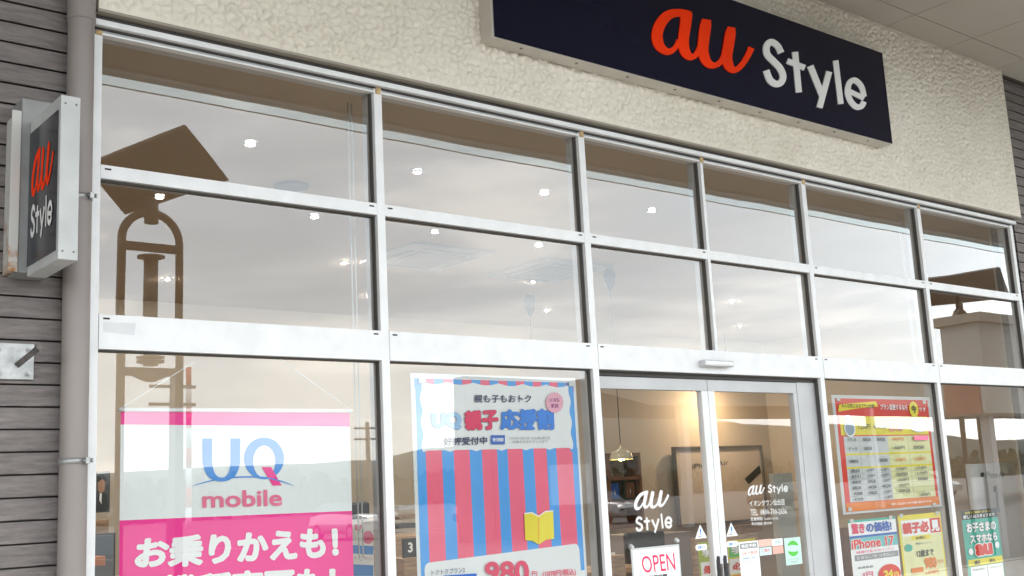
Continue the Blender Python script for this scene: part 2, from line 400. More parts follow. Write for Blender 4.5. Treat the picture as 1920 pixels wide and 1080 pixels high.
# ------------------------------------------------------------ canopy over the pavement
CZ=4.826; CW=3.57
def soffit():
    m=bpy.data.materials.new('soffit_board'); m.use_nodes=True; t=m.node_tree; b=t.nodes['Principled BSDF']; b.inputs['Roughness'].default_value=.7
    tc=t.nodes.new('ShaderNodeTexCoord'); n=t.nodes.new('ShaderNodeTexNoise'); n.inputs['Scale'].default_value=.9; n.inputs['Detail'].default_value=4
    r=t.nodes.new('ShaderNodeValToRGB'); r.color_ramp.elements[0].position=.35; r.color_ramp.elements[0].color=(.40,.36,.315,1); r.color_ramp.elements[1].position=.68; r.color_ramp.elements[1].color=(.45,.415,.37,1)
    t.links.new(tc.outputs['Object'],n.inputs[0]); t.links.new(n.outputs[0],r.inputs[0]); t.links.new(r.outputs[0],b.inputs['Base Color']); return m
sofm=soffit()
can=empty('canopy','flat beige-brown canopy of square soffit boards over the shopfront','canopy',loc=(7,-1.8,CZ))
def child(mb,name,parent):
    o=mb.build(name,parent); o.matrix_parent_inverse=Matrix.Translation(-parent.location); return o
sb=MB()
xs=[8.12-.81*k for k in range(-14,26)]; ys=[-.29-.91*k for k in range(0,4)]
ys=[.0]+ys+[-CW]
for i in range(len(xs)-1):
    for j in range(len(ys)-1):
        g_=.0035
        sb.box((xs[i+1]+g_,ys[j+1]+g_,CZ),(xs[i]-g_,ys[j]-g_,CZ+.012),sofm)
child(sb,'soffit_board',can)
rb=MB(); rb.box((xs[-1],-CW,CZ+.0125),(xs[0],.3,CZ+.3),mat('joint_dark',(.10,.085,.07),.8)); child(rb,'roof_slab',can)
fb=MB(); fb.box((xs[-1],-CW-.06,CZ-.03),(xs[0],-CW-.002,CZ+.45),alu); fb.box((xs[-1],-CW-.2,CZ-.01),(xs[0],-CW-.062,CZ+.1),alug); child(fb,'fascia',can)
tintm=bpy.data.materials.new('pale_strip_tint'); tintm.use_nodes=True; t_=tintm.node_tree; t_.nodes.clear()  # pale see-through tint for the strip added below the canopy edge
o1=t_.nodes.new('ShaderNodeOutputMaterial'); o2=t_.nodes.new('ShaderNodeBsdfTransparent'); o2.inputs[0].default_value=(.95,1,1,1); o3=t_.nodes.new('ShaderNodeBsdfTranslucent'); o3.inputs[0].default_value=(.8,.9,1,1); o4=t_.nodes.new('ShaderNodeMixShader'); o4.inputs[0].default_value=.06
t_.links.new(o2.outputs[0],o4.inputs[1]); t_.links.new(o3.outputs[0],o4.inputs[2]); t_.links.new(o4.outputs[0],o1.inputs[0])
eb=MB(); eb.box((xs[-1],-CW-.035,CZ-.15),(xs[0],-CW-.031,CZ-.032),tintm); child(eb,'added_tint_strip',can)  # added strip, gives the pale band in the mirrored sky under the canopy
eb=MB(); eb.box((xs[-1],-CW-.040,CZ-.156),(xs[0],-CW-.026,CZ-.1505),alug); child(eb,'added_edge_line',can)  # added thin line that closes the pale band at its lower edge

# ------------------------------------------------------------ the building
bld=empty('shop_building','shop building with cream embossed wall over glass front and brown siding','building',loc=(5,.5,0))
def bc(mb,name): return child(mb,name,bld)
# stucco, real relief
SX0,SX1,SZ0,SZ1,SY=1.505,9.0,3.562,CZ-.001,-.05
def stucco_wall():
    import numpy as np
    st=.0075; nx=int((SX1-SX0)/st); nz=int((SZ1-SZ0)/st)
    rg=np.random.RandomState(4); cw,ch=.045,.039
    gx,gz=int((SX1-SX0)/cw)+6,int((SZ1-SZ0)/ch)+6
    jx,jz,jh=.5+.68*(rg.rand(gx,gz)-.5),.5+.68*(rg.rand(gx,gz)-.5),rg.rand(gx,gz)
    X=np.linspace(SX0,SX1,nx+1)[None,:].repeat(nz+1,0); Z=np.linspace(SZ0,SZ1,nz+1)[:,None].repeat(nx+1,1)
    wx=.010*np.sin(X*31+3*np.sin(Z*23))+.006*np.sin(Z*71+X*19); wz=.008*np.sin(X*27+Z*37)+.005*np.sin(X*83)
    U=(X-SX0+wx)/cw+2; Vv=(Z-SZ0+wz)/ch+2
    ui,vi=np.floor(U).astype(int),np.floor(Vv).astype(int)
    d1=np.full(U.shape,9.); d2=np.full(U.shape,9.); hh=np.zeros(U.shape)
    for a in (-1,0,1):
        for b_ in (-1,0,1):
            ci,cj=np.clip(ui+a,0,gx-1),np.clip(vi+b_,0,gz-1)
            d=np.hypot(U-(ui+a+jx[ci,cj]),Vv-(vi+b_+jz[ci,cj]))
            nw=d<d1; d2=np.where(nw,d1,np.minimum(d2,d)); hh=np.where(nw,jh[ci,cj],hh); d1=np.where(nw,d,d1)
    gap=np.clip((d2-d1)/.40,0,1)            # 0 at a joint between lumps, 1 on a lump
    H=.0195*(1-(1-gap)**2.2)*(.6+.4*hh)-.008*d1
    tp=np.clip(np.minimum(np.minimum(X-SX0,SX1-X),np.minimum(Z-SZ0,SZ1-Z))/.03,.15,1); H=H*tp+.004*(1-tp)
    H[0,:]=H[-1,:]=H[:,0]=H[:,-1]=.004
    b=MB(); b.v=[(float(x),float(y),float(z)) for x,y,z in zip(X.ravel(),(SY+.004-H).ravel(),Z.ravel())]
    for j in range(nz):
        for i in range(nx):
            k=j*(nx+1)+i; b.face([k,k+1,k+nx+2,k+nx+1],stucco,True)
    return b
bc(stucco_wall(),'stucco_wall')
ub=MB(); edge=mat('stucco_trim',(.34,.30,.25),.7)
ub.box((SX0,SY+.006,SZ0),(SX1,.12,SZ1),stucco)
ub.box((SX0-.004,SY-.004,SZ0-.012),(SX1+.004,.02,SZ0-.0005),edge); bc(ub,'drip_trim')
# siding
def siding_wall(x0,x1,name):
    b=MB(); h=.0832; y0=.03; z=4.82
    z0=3.288+.0832*18
    zz=z0
    nseg=max(2,int((x1-x0)/.012)) if x1-x0<2.2 else 60
    while zz>0.05:
        prof=[(0,.0),(.012,-.003),(.030,-.0035),(.050,-.001),(.064,-.004),(.074,-.006),(.0765,-.0045),(.078,.012),(h,.012)]
        k=len(b.v); n=len(prof)
        for i in range(nseg+1):
            x=x0+(x1-x0)*i/nseg
            for q,(dz,dy) in enumerate(prof):
                wob=0; rz=0
                if 2<=q<=5: wob=.0035*noise.noise((x*18,zz*30+q*3,0)); rz=.007*noise.noise((x*14,zz*40,4)) if q in(3,4) else 0
                b.v.append((x,y0+dy+wob,zz-dz+rz))
        for i in range(nseg):
            for q in range(n-1):
                b.face([k+i*n+q,k+i*n+q+1,k+(i+1)*n+q+1,k+(i+1)*n+q],siding if q<6 else jd,q<5)
        zz-=h
    b.box((x0,y0+.014,0),(x1,y0+.2,4.82),siding)
    return bc(b,name)
jd=mat('dark_siding_groove',(.035,.028,.026),.8)  # dark colour of the grooves between siding courses
siding_wall(.2,1.485,'siding_wall'); siding_wall(-9,.199,'siding_wall'); siding_wall(9.02,11.2,'siding_wall')
iw=MB()
iw.box((.3,6.4,0),(13.7,6.5,3.62),inwall); iw.box((.2,.3,0),(.3,6.4,3.62),inwall); iw.box((13.7,.25,0),(13.8,6.5,3.62),inwall); bc(iw,'interior_wall')
ic=MB(); ic.box((.3,.13,3.6),(13.7,6.4,3.7),inceil); bc(ic,'interior_ceiling')
fl=MB(); fl.box((.3,.1,.0),(13.7,6.4,.125),infl); bc(fl,'interior_floor')
ub2=MB(); ub2.box((9.02,.235,0),(13.8,.25,4.8),inwall); bc(ub2,'interior_wall')
rf=MB(); rf.box((-9,.31,4.83),(13.8,8.2,5.0),dgrey); bc(rf,'roof')

# ------------------------------------------------------------ glazed shopfront
sf=empty('glazed_shopfront','white aluminium framed glass shopfront with two rows of upper panes','shopfront',loc=(5.2,0,0))
def sc_(mb,name): return child(mb,name,sf)
MX=[1.522,2.857,4.180,5.167,6.170,7.548,8.913]; MW=[.034,.044,.044,.024,.044,.044,.044]
GY=.038; ZB=(.125,.22); 
def mullion(x,w,z0,z1,depth=.11):
    b=MB(); b.box((x-w/2,0,z0),(x+w/2,.036,z1),alu,.002); b.box((x-w/2+.0015,.0362,z0),(x+w/2-.0015,depth,z1),alug)
    b.box((x-w/2-.006,.022,z0),(x-w/2-.0002,.046,z1),seal); b.box((x+w/2+.0002,.022,z0),(x+w/2+.006,.046,z1),seal)
    return b
TOP=3.47
for i,x in enumerate(MX):
    z0=.125 if i!=3 else 2.3212
    b=mullion(x,MW[i],z0,3.4955 if i else 3.49)
    if i<6: b.box((x-.014,-.006,3.47),(x+.014,-.0003,3.502 if i else 3.488),rustc,.001)
    sc_(b,'mullion')
hr=MB()
hr.box((1.50,-.028,3.503),(8.95,.10,3.528),alu,.002); hr.box((1.50,-.005,3.4975),(8.95,.1,3.5025),seal)
hr.box((1.505,-.001,3.474),(8.93,.0355,3.482),alu); hr.box((1.505,.010,3.4825),(8.93,.10,3.497),alug); 
hr.box((1.505,-.012,3.529),(8.95,.11,3.565),seal)
sc_(hr,'head_rail')
def transom(x0,x1,z0,z1,slots=True,band=False):
    b=MB(); b.box((x0,-.004 if band else .001,z0),(x1,.036,z1),alu,.0015); b.box((x0,.0362,z0+.002),(x1,.10,z1-.002),alug)
    b.box((x0,.020,z0-.007),(x1,.044,z0-.0002),seal)
    if slots:
        zz=z1-.016
        for xa in (x0+.016,x1-.042):
            b.box((xa,(-.0047 if band else .0003),zz-.004),(xa+.026,(-.0041 if band else .0009),zz+.003),slot)
    return b
for i in range(6):
    x0=MX[i]+MW[i]/2+.0003; x1=MX[i+1]-MW[i+1]/2-.0003
    sc_(transom(x0,x1,2.871,2.927,i not in(3,)),'transom')
    if i not in (2,3): sc_(transom(x0,x1,2.184,2.321,True,True),'header_band')
    if i not in (2,3): sc_(transom(x0,x1,.126,.25,False),'bottom_rail')
x0=MX[2]+MW[2]/2+.0003; x1=MX[4]-MW[4]/2-.0003
sc_(transom(x0,x1,2.184,2.321,True,True),'header_band')
for i in range(6):
    x0=MX[i]+MW[i]/2+.0005; x1=MX[i+1]-MW[i+1]/2-.0005
    for z0,z1 in ((2.928,3.473),(2.322,2.870))+(() if i in(2,3) else ((.251,2.183),)):
        b=MB(); nx,nz=4,4
        ta,tb=random.uniform(-.0012,.0012)*(x1-x0),random.uniform(-.0016,.0016)*(z1-z0)
        b.poly([(x0,GY-ta-tb,z0),(x1,GY+ta-tb,z0),(x1,GY+ta+tb,z1),(x0,GY-ta+tb,z1)],glass)
        sc_(b,'pane')
# paper residue on the left of the header band
b=MB(); b.poly([at(193,604,-.0045),at(193,622,-.0045),at(252,629,-.0045),at(255,606,-.0045)],mat('tape_residue',(.68,.68,.70),.6)); sc_(b,'tape_residue')

# interior blind cords
for px_,n_ in ((657,0),(1070,1),(1683,4)):
    c0=at(px_,400,.25).x
    b=MB(); b.tube([(c0,.25,1.3),(c0,.25,3.5)],.0035,lgrey,6); b.tube([(c0+.022,.25,1.3),(c0+.022,.25,3.5)],.0035,lgrey,6)
    b.tube([(c0,.25,1.3),(c0+.011,.25,1.285),(c0+.022,.25,1.3)],.0035,lgrey,6)
    b.build('blind_cord',label=['pale looped blind cord behind the leftmost glass bay','pale looped blind cord behind the second glass bay','','','pale looped blind cord right of the doors'][n_],cat='blind cord',group='blind cords behind the glass')

# door track and sliding doors
jb=MB(); jb.box((4.2025,.045,2.158),(6.147,.12,2.183),seal); sc_(jb,'door_track')
jj=MB(); jj.box((5.965,.052,.126),(6.147,.10,2.157),alug); sc_(jj,'door_jamb')
def sliding_door(x0,x1,label,mirror):
    d=empty('sliding_door',label,'door','pair of sliding glass doors',loc=((x0+x1)/2,.06,.125))
    def c(mb,n): return child(mb,n,d)
    y0,y1=.055,.095
    top=MB(); top.box((x0,y0,2.088),(x1,y1,2.155),alug,.0015); c(top,'top_rail')
    bt=MB(); bt.box((x0,y0,.13),(x1,y1,.25),alug,.0015); c(bt,'bottom_rail')
    for xa,xb,iscentre in ((x0,x0+(.055 if mirror else .04),mirror),(x1-(.04 if mirror else .055),x1,not mirror)):
        s_=MB(); s_.box((xa,y0-.001,.2505),(xb,y1,2.0875),alu if iscentre else alug,.0015); c(s_,'stile')
    g_=MB(); a,b_=(x0+(.055 if mirror else .04)),(x1-(.04 if mirror else .055))
    g_.poly([(a,.075,.25),(b_,.075,.25),(b_,.075,2.088),(a,.075,2.088)],doorg); c(g_,'pane')
    h=MB(); hx=x0+.027 if mirror else x1-.027; hz=at(1350,1050,.05).z
    h.box((hx-.016,y0-.003,hz-.35),(hx+.016,y0-.0012,hz+.005),black,.0005)
    h.tube([(hx,y0-.001,hz+.012),(hx,y0-.008,hz+.012)],.011,black,12)
    h.box((hx-.005,y0-.030,hz-.33),(hx+.005,y0-.020,hz-.02),steeld,.001)
    for zz in (hz-.31,hz-.04): h.box((hx-.004,y0-.0205,zz-.006),(hx+.004,y0-.003,zz+.006),steeld)
    c(h,'handle'); return d
dl=sliding_door(4.215,5.108+.01,'left sliding glass door with white lettering on its pane',False)
dr=sliding_door(5.122,5.964,'right sliding glass door with small white lettering and green sticker',True)
DY=.0735
pr=Print(DY)
pr.strokes(AUN,lwhite,q=[(1190,920),(1254,914),(1256,950),(1188,958)],box=AUB)
pr.strokes(STN,lwhite,q=[(1190,968),(1258,958),(1262,998),(1192,1004)],box=STB)
child(pr.mb,'lettering',dl)
pr=Print(DY)
pr.strokes(AUN,lwhite,q=[(1402,910),(1434,906),(1434,926),(1402,930)],box=AUB)
pr.strokes(STN,lwhite,q=[(1439,908),(1476,906),(1477,926),(1440,928)],box=STB)
pr.text('イオンタウン仙台店',[(1404,938),(1470,935),(1471,947),(1405,950)],lwhite,.008)
pr.text('TEL  0800-700-2636',[(1406,955),(1474,953),(1475,964),(1407,967)],lwhite,.004)
pr.text('営業時間 10:00~19:00',[(1406,970),(1458,968),(1459,975),(1407,977)],lwhite)
pr.text('年中無休 受付中',[(1408,979),(1446,978),(1446,984),(1408,986)],lwhite)
child(pr.mb,'lettering',dr)

# sensor over the doors
b=MB(); q0=at(1321,674,-.05); q1=at(1376,688,-.05)
b.box((q0.x,-.055,q1.z),(q1.x,-.0045,q0.z),mat('sensor_silver',(.6,.6,.61),.35,.3),.006); b.box((q0.x+.012,-.0565,q1.z+.012),(q1.x-.012,-.0552,q0.z-.01),white)
b.build('door_sensor',label='slim silver door sensor on the header band above the sliding doors',cat='sensor')

# ------------------------------------------------------------ big fascia sign
sg=empty('fascia_sign','long navy shop sign with orange and white lettering on cream wall','sign',loc=(5.24,-.1,3.838))
x0,x1,z0,z1=3.455,7.03,3.838,4.522
b=MB(); b.box((x0,-.158,z0),(x1,-.052,z1),cream,.004)
for k in range(9):
    xx=x0+.22+k*.39; b.tube([(xx,-.12,z0-.0005),(xx,-.12,z0-.004)],.008,steeld,8)
child(b,'cabinet',sg)
b=MB(); b.box((x0+.012,-.1645,z0+.004),(x1-.001,-.1585,z1-.006),navy,.001); child(b,'face_panel',sg)
pr=Print(-.172,step=.0004)
f38=lambda x,y:(x/3.856+1200,y/3.856)
pr.strokes(AU,orange,px=f38,deep=.0072); child(pr.mb,'logo',sg)
pr=Print(-.172,step=.0004); pr.strokes(STY,lwhite,px=f38,deep=.0072); child(pr.mb,'lettering',sg)

# ------------------------------------------------------------ projecting blade sign (faces left)
bs=empty('blade_sign','small grey projecting sign with dark face on the siding beside the pipe','sign',loc=(1.27,-.28,2.42))
BX0,BX1,BY0,BY1,BZ0,BZ1=1.237,1.305,-.455,-.106,2.425,3.02
b=MB(); b.box((BX0,BY0,BZ0),(BX1,BY1,BZ1),blade,.003)
for yy,zz in ((0,BZ0+.03),(0,BZ1-.03)):
    for xx in (BX0+.015,BX1-.015): b.tube([(xx,BY0,zz),(xx,BY0-.003,zz)],.0035,steeld,8)
child(b,'cabinet',bs)
b=MB(); b.box((BX0-.003,BY0+.022,BZ0+.035),(BX0-.0003,BY1-.005,BZ1-.05),navyb); child(b,'face_panel',bs)
class SidePrint(Print):
    def __init__(s): super().__init__(0); 
def side_strokes(els,box,y0,y1,z0_,z1_,m,mb,n0):
    bx0,by0,bx1,by1=box; n=n0
    for el in els:
        n+=1
        for qd in ribbon(el,len(el)>2):
            mb.poly([(BX0-.0032-n*.0003, y0+(a-bx0)/(bx1-bx0)*(y1-y0), z1_-(c-by0)/(by1-by0)*(z1_-z0_)) for a,c in qd][::-1],m)
    return n
mb=MB(); side_strokes(AUN,AUB,BY1-.04,BY0+.055,BZ0+.285,BZ0+.47,orange,mb,0); child(mb,'logo',bs)
mb=MB(); side_strokes(STN,STB,BY1-.04,BY0+.055,BZ0+.105,BZ0+.265,lwhite,mb,0); child(mb,'lettering',bs)
b=MB(); b.box((1.205,-.104,2.44),(1.33,.03,3.11),mat('wall_box_grey',(.27,.27,.27),.5,0,.1,9),.003); child(b,'wall_box',bs)
b=MB(); b.box((1.168,-.114,2.44),(1.2015,-.1045,3.055),rusty,.002); b.box((1.188,-.1043,2.45),(1.2045,.028,3.05),rusty); child(b,'rusty_flange',bs)

# ------------------------------------------------------------ rain pipe
pp=empty('drain_pipe','taupe vertical rain pipe between brown siding and white window frame','pipe',loc=(1.44,-.03,0))
b=MB(); b.tube([(1.440,-.038,.12),(1.440,-.038,4.82)],.0505,pipe_m,36,caps=False); child(b,'pipe_run',pp)
zc=at(152,30,-.09).z
b=MB(); b.tube([(1.440,-.038,zc),(1.440,-.038,zc+.004),(1.44,-.038,4.82)],[.0515,.0545,.0545],pipe_m,36); child(b,'coupling',pp)
for py,(pxa) in ((365,150),(864,135)):
    zz=at(pxa,py,-.09).z
    b=MB(); b.tube([(1.44,-.038,zz-.011),(1.44,-.038,zz+.011)],.053,steel,36)
    b.box((1.462,-.108,zz-.012),(1.478,-.078,zz+.012),steel,.001); b.tube([(1.455,-.10,zz),(1.488,-.10,zz)],.0045,steel,8); b.tube([(1.483,-.10,zz),(1.490,-.10,zz)],.009,steel,6)
    child(b,'clamp',pp)

# ------------------------------------------------------------ steel bracket on siding
bk=empty('wall_bracket','galvanised square steel plate with a dark bar jutting from the siding','bracket',loc=(1.2,0,2.1))
b=MB(); b.box((1.165,.012,2.06),(1.305,.021,2.195),steel,.0015); child(b,'plate',bk)
for xx in (1.185,1.285):
    for zz in (2.082,2.172):
        b=MB(); b.tube([(xx,.012,zz),(xx,.002,zz)],.009,steel,6); b.tube([(xx,.0125,zz),(xx,.0105,zz)],.013,steel,12); b.tube([(xx,.002,zz),(xx,-.006,zz)],.004,steel,8); child(b,'bolt',bk)
p0=at(34,683,.012); p1=at(74,651,-.13)
b=MB(); b.tube([p0,p1],.0145,steeld,4,sm=False); child(b,'bar',bk)

# ------------------------------------------------------------ interior: ceiling fittings
lampm=mat('lamp_disc_lit',(1,.93,.84),.5,emit=860); ring=mat('lamp_ring_grey',(.24,.23,.22),.5)
rowsX=[1.75,2.85,4.0,5.06,6.12,7.2,8.5,10.2,11.9]; rowsY=[1.33,2.64,4.0,5.3]
wordsx=['leftmost','second','third','fourth','fifth','sixth','seventh','eighth','ninth']; wordsy=['nearest the glass','second from the glass','third from the glass','farthest from the glass']
def downlight(depth, r, m, em, label):
    o=empty('downlight',label,'ceiling light','downlights in the shop ceiling',loc=(0,0,3.6))
    b=MB(); b.tube([(0,0,-.002),(0,0,-.004)],r,em,20); b.build('lamp_disc',o)
    b=MB(); b.tube([(0,0,-.0005),(0,0,-.0018)],r+.026,ring,24)
    if depth: b.tube([(0,0,-.002),(0,0,-depth)],r+.003,m,24,caps=False)
    b.build('trim_ring',o); return o
protos=[None,None]
for iy,y in enumerate(rowsY):
    for ix,x in enumerate(rowsX):
        if iy==0 and (ix==0 or ix>4): continue
        if iy==1 and (ix==0 or ix>4): continue
        if iy==2 and (ix<1 or ix%2==0): continue
        if iy==3 and (ix<2 or ix%2==1): continue
        lb='round lit downlight, %s in the ceiling row %s'%(wordsx[ix],wordsy[iy])
        kd=0 if iy<2 else 1
        if protos[kd] is None:
            protos[kd]=o=downlight(*((.019,.023,ring,lampm) if kd==0 else (0,.0115,ring,mat('far_lamp_disc_lit',(1,.90,.78),.5,emit=2100))),lb)
        else:
            o=copy_tree(protos[kd]); o['label']=lb
        o.location=(x,y,3.6)
# AC cassette
def cassette(cx,cy,label):
    ac=empty('air_conditioner',label,'air conditioner','ceiling air conditioners',loc=(cx,cy,3.6))
    b=MB(); b.box((-.42,-.42,-.03),(.42,.42,-.001),mat('ac_white',(.42,.42,.40),.5),.012); b.build('panel',ac)
    b=MB(); b.box((-.24,-.24,-.036),(.24,.24,-.0305),greyp,.002); b.build('grille',ac)
    for sx,sy in ((0,1),(0,-1),(1,0),(-1,0)):
        b=MB(); a=(.25 if sx==0 else .03); c=(.25 if sy==0 else .03); b.box((sx*.33-a,sy*.33-c,-.035),(sx*.33+a,sy*.33+c,-.0305),greyp); b.build('louvre',ac)
cassette(5.55,3.45,'square ceiling air conditioner seen through the second glass bay')
cassette(6.95,3.45,'square ceiling air conditioner farther right, faint behind the glass')
b=MB(); b.tube([(3.484,2.02,3.5995),(3.484,2.02,3.585)],.11,dgrey,24); b.build('ceiling_speaker',label='round grey speaker disc in the shop ceiling behind the left bay',cat='speaker')

# balloons on sticks
balm=mat('balloon_grey',(.05,.06,.075),.4)
for k,(px_,py_,Y) in enumerate(((1143,522,3.0),(993,570,3.6))):
    p=at(px_,py_,Y); b=MB()
    n=9; b.tube([p+Vector((0,0,-.13)),p+Vector((0,0,-.10)),p+Vector((0,0,-.04)),p+Vector((0,0,.03)),p+Vector((0,0,.08)),p+Vector((0,0,.10))],[.004,.02,.05,.06,.04,.01],balm,16)
    b.tube([p+Vector((0,0,-.55)),p+Vector((0,0,-.12))],.004,balm,6)
    b.build('balloon',label=['grey balloon above the left door behind the glass','small grey balloon in the second bay, lower than the cassette','grey balloon right of the one above the left door','faintest grey balloon low in the second bay'][k],cat='balloon',group='balloons floating inside the shop')

# ------------------------------------------------------------ hanging vinyl banner (left bay)
BY=.10
bn=empty('hanging_banner','magenta and white vinyl banner hanging inside the leftmost bay','banner',loc=(2.19,BY,1.96))
pr=Print(BY); z_top=1.955
X0,X1=at(226,800,BY).x,at(656,800,BY).x
def zb(px,py): return at(px,py,BY).z
pr.rect(X0,.75,X1,z_top,wvin)
pr.polyw([(X0,zb(226,796)),(X1,zb(656,800)),(X1,z_top),(X0,z_top)],pinkp)
pr.polyw([(X0,.75),(X1,.75),(X1,zb(656,958)),(X0,zb(222,976))],pinkp)
child(pr.mb,'sheet',bn)
pr=Print(BY-.003)
f=lambda x,y:(x/6.75+360,y/6.75+800)
pr.strokes([[(193,150,122),(193,320,122),(198,470,118),(235,590,100),(310,655,60),(380,668,50),(440,655,60),(510,590,95),(546,470,118),(550,320,120),(550,150,120)]],blup,px=f)
for k in range(40):
    a0=2*math.pi*k/40;a1=2*math.pi*(k+1)/40
    o_=lambda a,c,r_:(c[0]+r_[0]*math.cos(a),c[1]+r_[1]*math.sin(a))
    if k==0: yq=pr.lay()
    pr.mb.poly([pr.P(*f(*o_(a0,(912,402),(252,264))),yq),pr.P(*f(*o_(a1,(912,402),(252,264))),yq),pr.P(*f(*o_(a1,(915,440),(143,205))),yq),pr.P(*f(*o_(a0,(915,440),(143,205))),yq)],blup)
pr.poly([f(880,510),f(1000,510),f(1135,745),f(1022,745)],pinkp)
pr.strokes([[(0,752,4),(200,694,14),(400,655,18),(640,636,16),(900,642,18),(1120,688,14),(1290,748,4)]],blup,px=f)
pr.text('mobile',[f(130,812),f(1135,795),f(1142,1003),f(130,1032)],pinkl,.02)
child(pr.mb,'logo',bn)
pr=Print(BY-.003)
pr.text('お乗りかえも！',[(252,1009),(632,986),(640,1046),(252,1068)],white,.048,shear=.1)
pr.text('機種変更も！',[(300,1078),(628,1060),(634,1120),(300,1140)],white,.048,shear=.1)
child(pr.mb,'lettering',bn)
b=MB(); b.tube([(X0-.01,BY-.005,z_top+.004),(X1+.01,BY-.005,z_top+.004)],.0085,white,12); child(b,'rod',bn)
b=MB(); apex=Vector(((X0+X1)/2,BY,2.30))
b.tube([(X0,BY-.005,z_top+.01),apex],.0022,white,6); b.tube([(X1,BY-.005,z_top+.01),apex],.0022,white,6)
child(b,'string',bn)

# ------------------------------------------------------------ striped campaign poster (second bay)
PY=.05
po=empty('campaign_poster','tall pink and blue striped campaign poster inside the second bay','poster',loc=(3.55,PY,1.0))
pr=Print(PY)
xl,xr,zt=at(783,900,PY).x,at(1086,900,PY).x,at(930,712,PY).z
pr.rect(xl-.02,.80,xr+.015,zt+.02,mat('clear_sleeve_edge',(.72,.74,.75),.3)); pr.rect(xl,.82,xr,zt,gposter)
Zs=at(930,850,PY).z
bounds=[785,798,828.5,850.7,880.4,903.5,932,951.7,980,1000.7,1024.8,1043,1073,1085]
bx=[at(p,852,PY).x for p in bounds]; bx[0]=xl;bx[-1]=xr
ys_=pr.lay()
pk=mat('coral_pink_print',(.86,.11,.21),.35,0,.05,3,.004,7,coat=.4); bl=mat('light_blue_print',(.05,.33,.80),.35,0,.05,3,.004,7,coat=.4)
for k in range(len(bx)-1):
    pr.mb.poly([(bx[k],ys_,1.15),(bx[k+1],ys_,1.15),(bx[k+1],ys_,Zs+.02),(bx[k],ys_,Zs+.02)],bl if k%2==0 else pk)
# pink/blue border above with scalloped white panel
ys_=pr.lay()
for k in range(18):
    a=xl+(xr-xl)*k/18;c=xl+(xr-xl)*(k+1)/18
    pr.mb.poly([(a,ys_,zt-.05),(c,ys_,zt-.05),(c,ys_,zt-.004),(a,ys_,zt-.004)],pk if k%2 else bl)
pr.rect(xl+.004,Zs,xl+.05,zt-.004,bl); pr.rect(xr-.05,Zs,xr-.004,zt-.004,bl)
sc=[]
wa,wb,wt,wz=xl+.035,xr-.035,zt-.018,Zs+.012
for k in range(61):
    u=k/60; sc.append((wa+(wb-wa)*u, wz+.014*abs(math.sin(u*math.pi*6))*1.0))
for k in range(1,31):
    u=k/30; sc.append((wb+.006*math.sin(u*math.pi*6),wz+(wt-wz)*u))
for k in range(60,-1,-1):
    u=k/60; sc.append((wa+(wb-wa)*u, wt-.012*abs(math.sin(u*math.pi*6))))
for k in range(29,0,-1):
    u=k/30; sc.append((wa-.006*math.sin(u*math.pi*6),wz+(wt-wz)*u))
pr.polyw(sc,gposter)
# lower white price panel, rounded
pz=at(930,1043,PY).z
rc=[]; r_=.03
for (cx,cz,a0) in ((xr-.03,pz+.005-r_+.02,0),(xl+.05,pz-r_,90)):
    for k in range(7):
        a=math.radians(a0+k*15); rc.append((cx+r_*math.cos(a)-(r_ if a0==0 else 0),cz+r_*math.sin(a)))
pr.polyw([(xl+.02,.84),(xr-.02,.84)]+rc,gposter)
child(pr.mb,'sheet',po)
pr=Print(PY-.006)
# open yellow book
pr.poly([(983,964),(997,962),(1010,969),(1010,1021),(998,1014),(985,1013)],yelp)
pr.poly([(1010,969),(1022,960),(1037,959),(1039,1010),(1024,1012),(1010,1021)],mat('yellow_page_print',(.88,.74,.05),.4))
pr.poly([(1009.4,970),(1010.6,970),(1010.6,1021),(1009.4,1021)],orgp)
pr.poly([(983,962),(997,960),(1010,967),(1022,958),(1037,957),(1037,959.2),(1022,960.2),(1010,969.2),(997,962.2),(983,964.2)],white)
pr.text('親も子もおトク',[(889,740),(996,740),(996,755),(889,755)],navp,.016)
hal=mat('halo_blue_print',(.05,.30,.75),.4)
pr.text('UQ',[(808,775),(864,772),(866,805),(810,808)],mat('powder_blue_print',(.30,.52,.80),.4),.06,outline=dblu,ow=.01)
pr.text('親子',[(870,770),(933,766),(935,805),(872,808)],crim,.045,outline=mat('dark_crimson_print',(.25,.01,.06),.4),ow=.016)
pr.text('応援割',[(937,768),(1037,766),(1039,806),(938,806)],mat('strong_blue_print',(.01,.20,.72),.4),.045,outline=dblu,ow=.016)
pr.text('好評受付中',[(831,821),(913,818),(913,833),(831,836)],navp,.025)
pr.poly([(920,816),(946,816),(946,833),(920,833)],dblu)
pr.text('受付期間',[(923,821),(943,821),(943,828),(923,828)],white,.02)
pr.text('2025年11月21日～2026年1月31日',[(954,819),(1030,818),(1030,824),(954,824)],greyp)
pr.text('対象の方はスタッフまで',[(960,826),(1026,825),(1026,830),(960,831)],greyp)
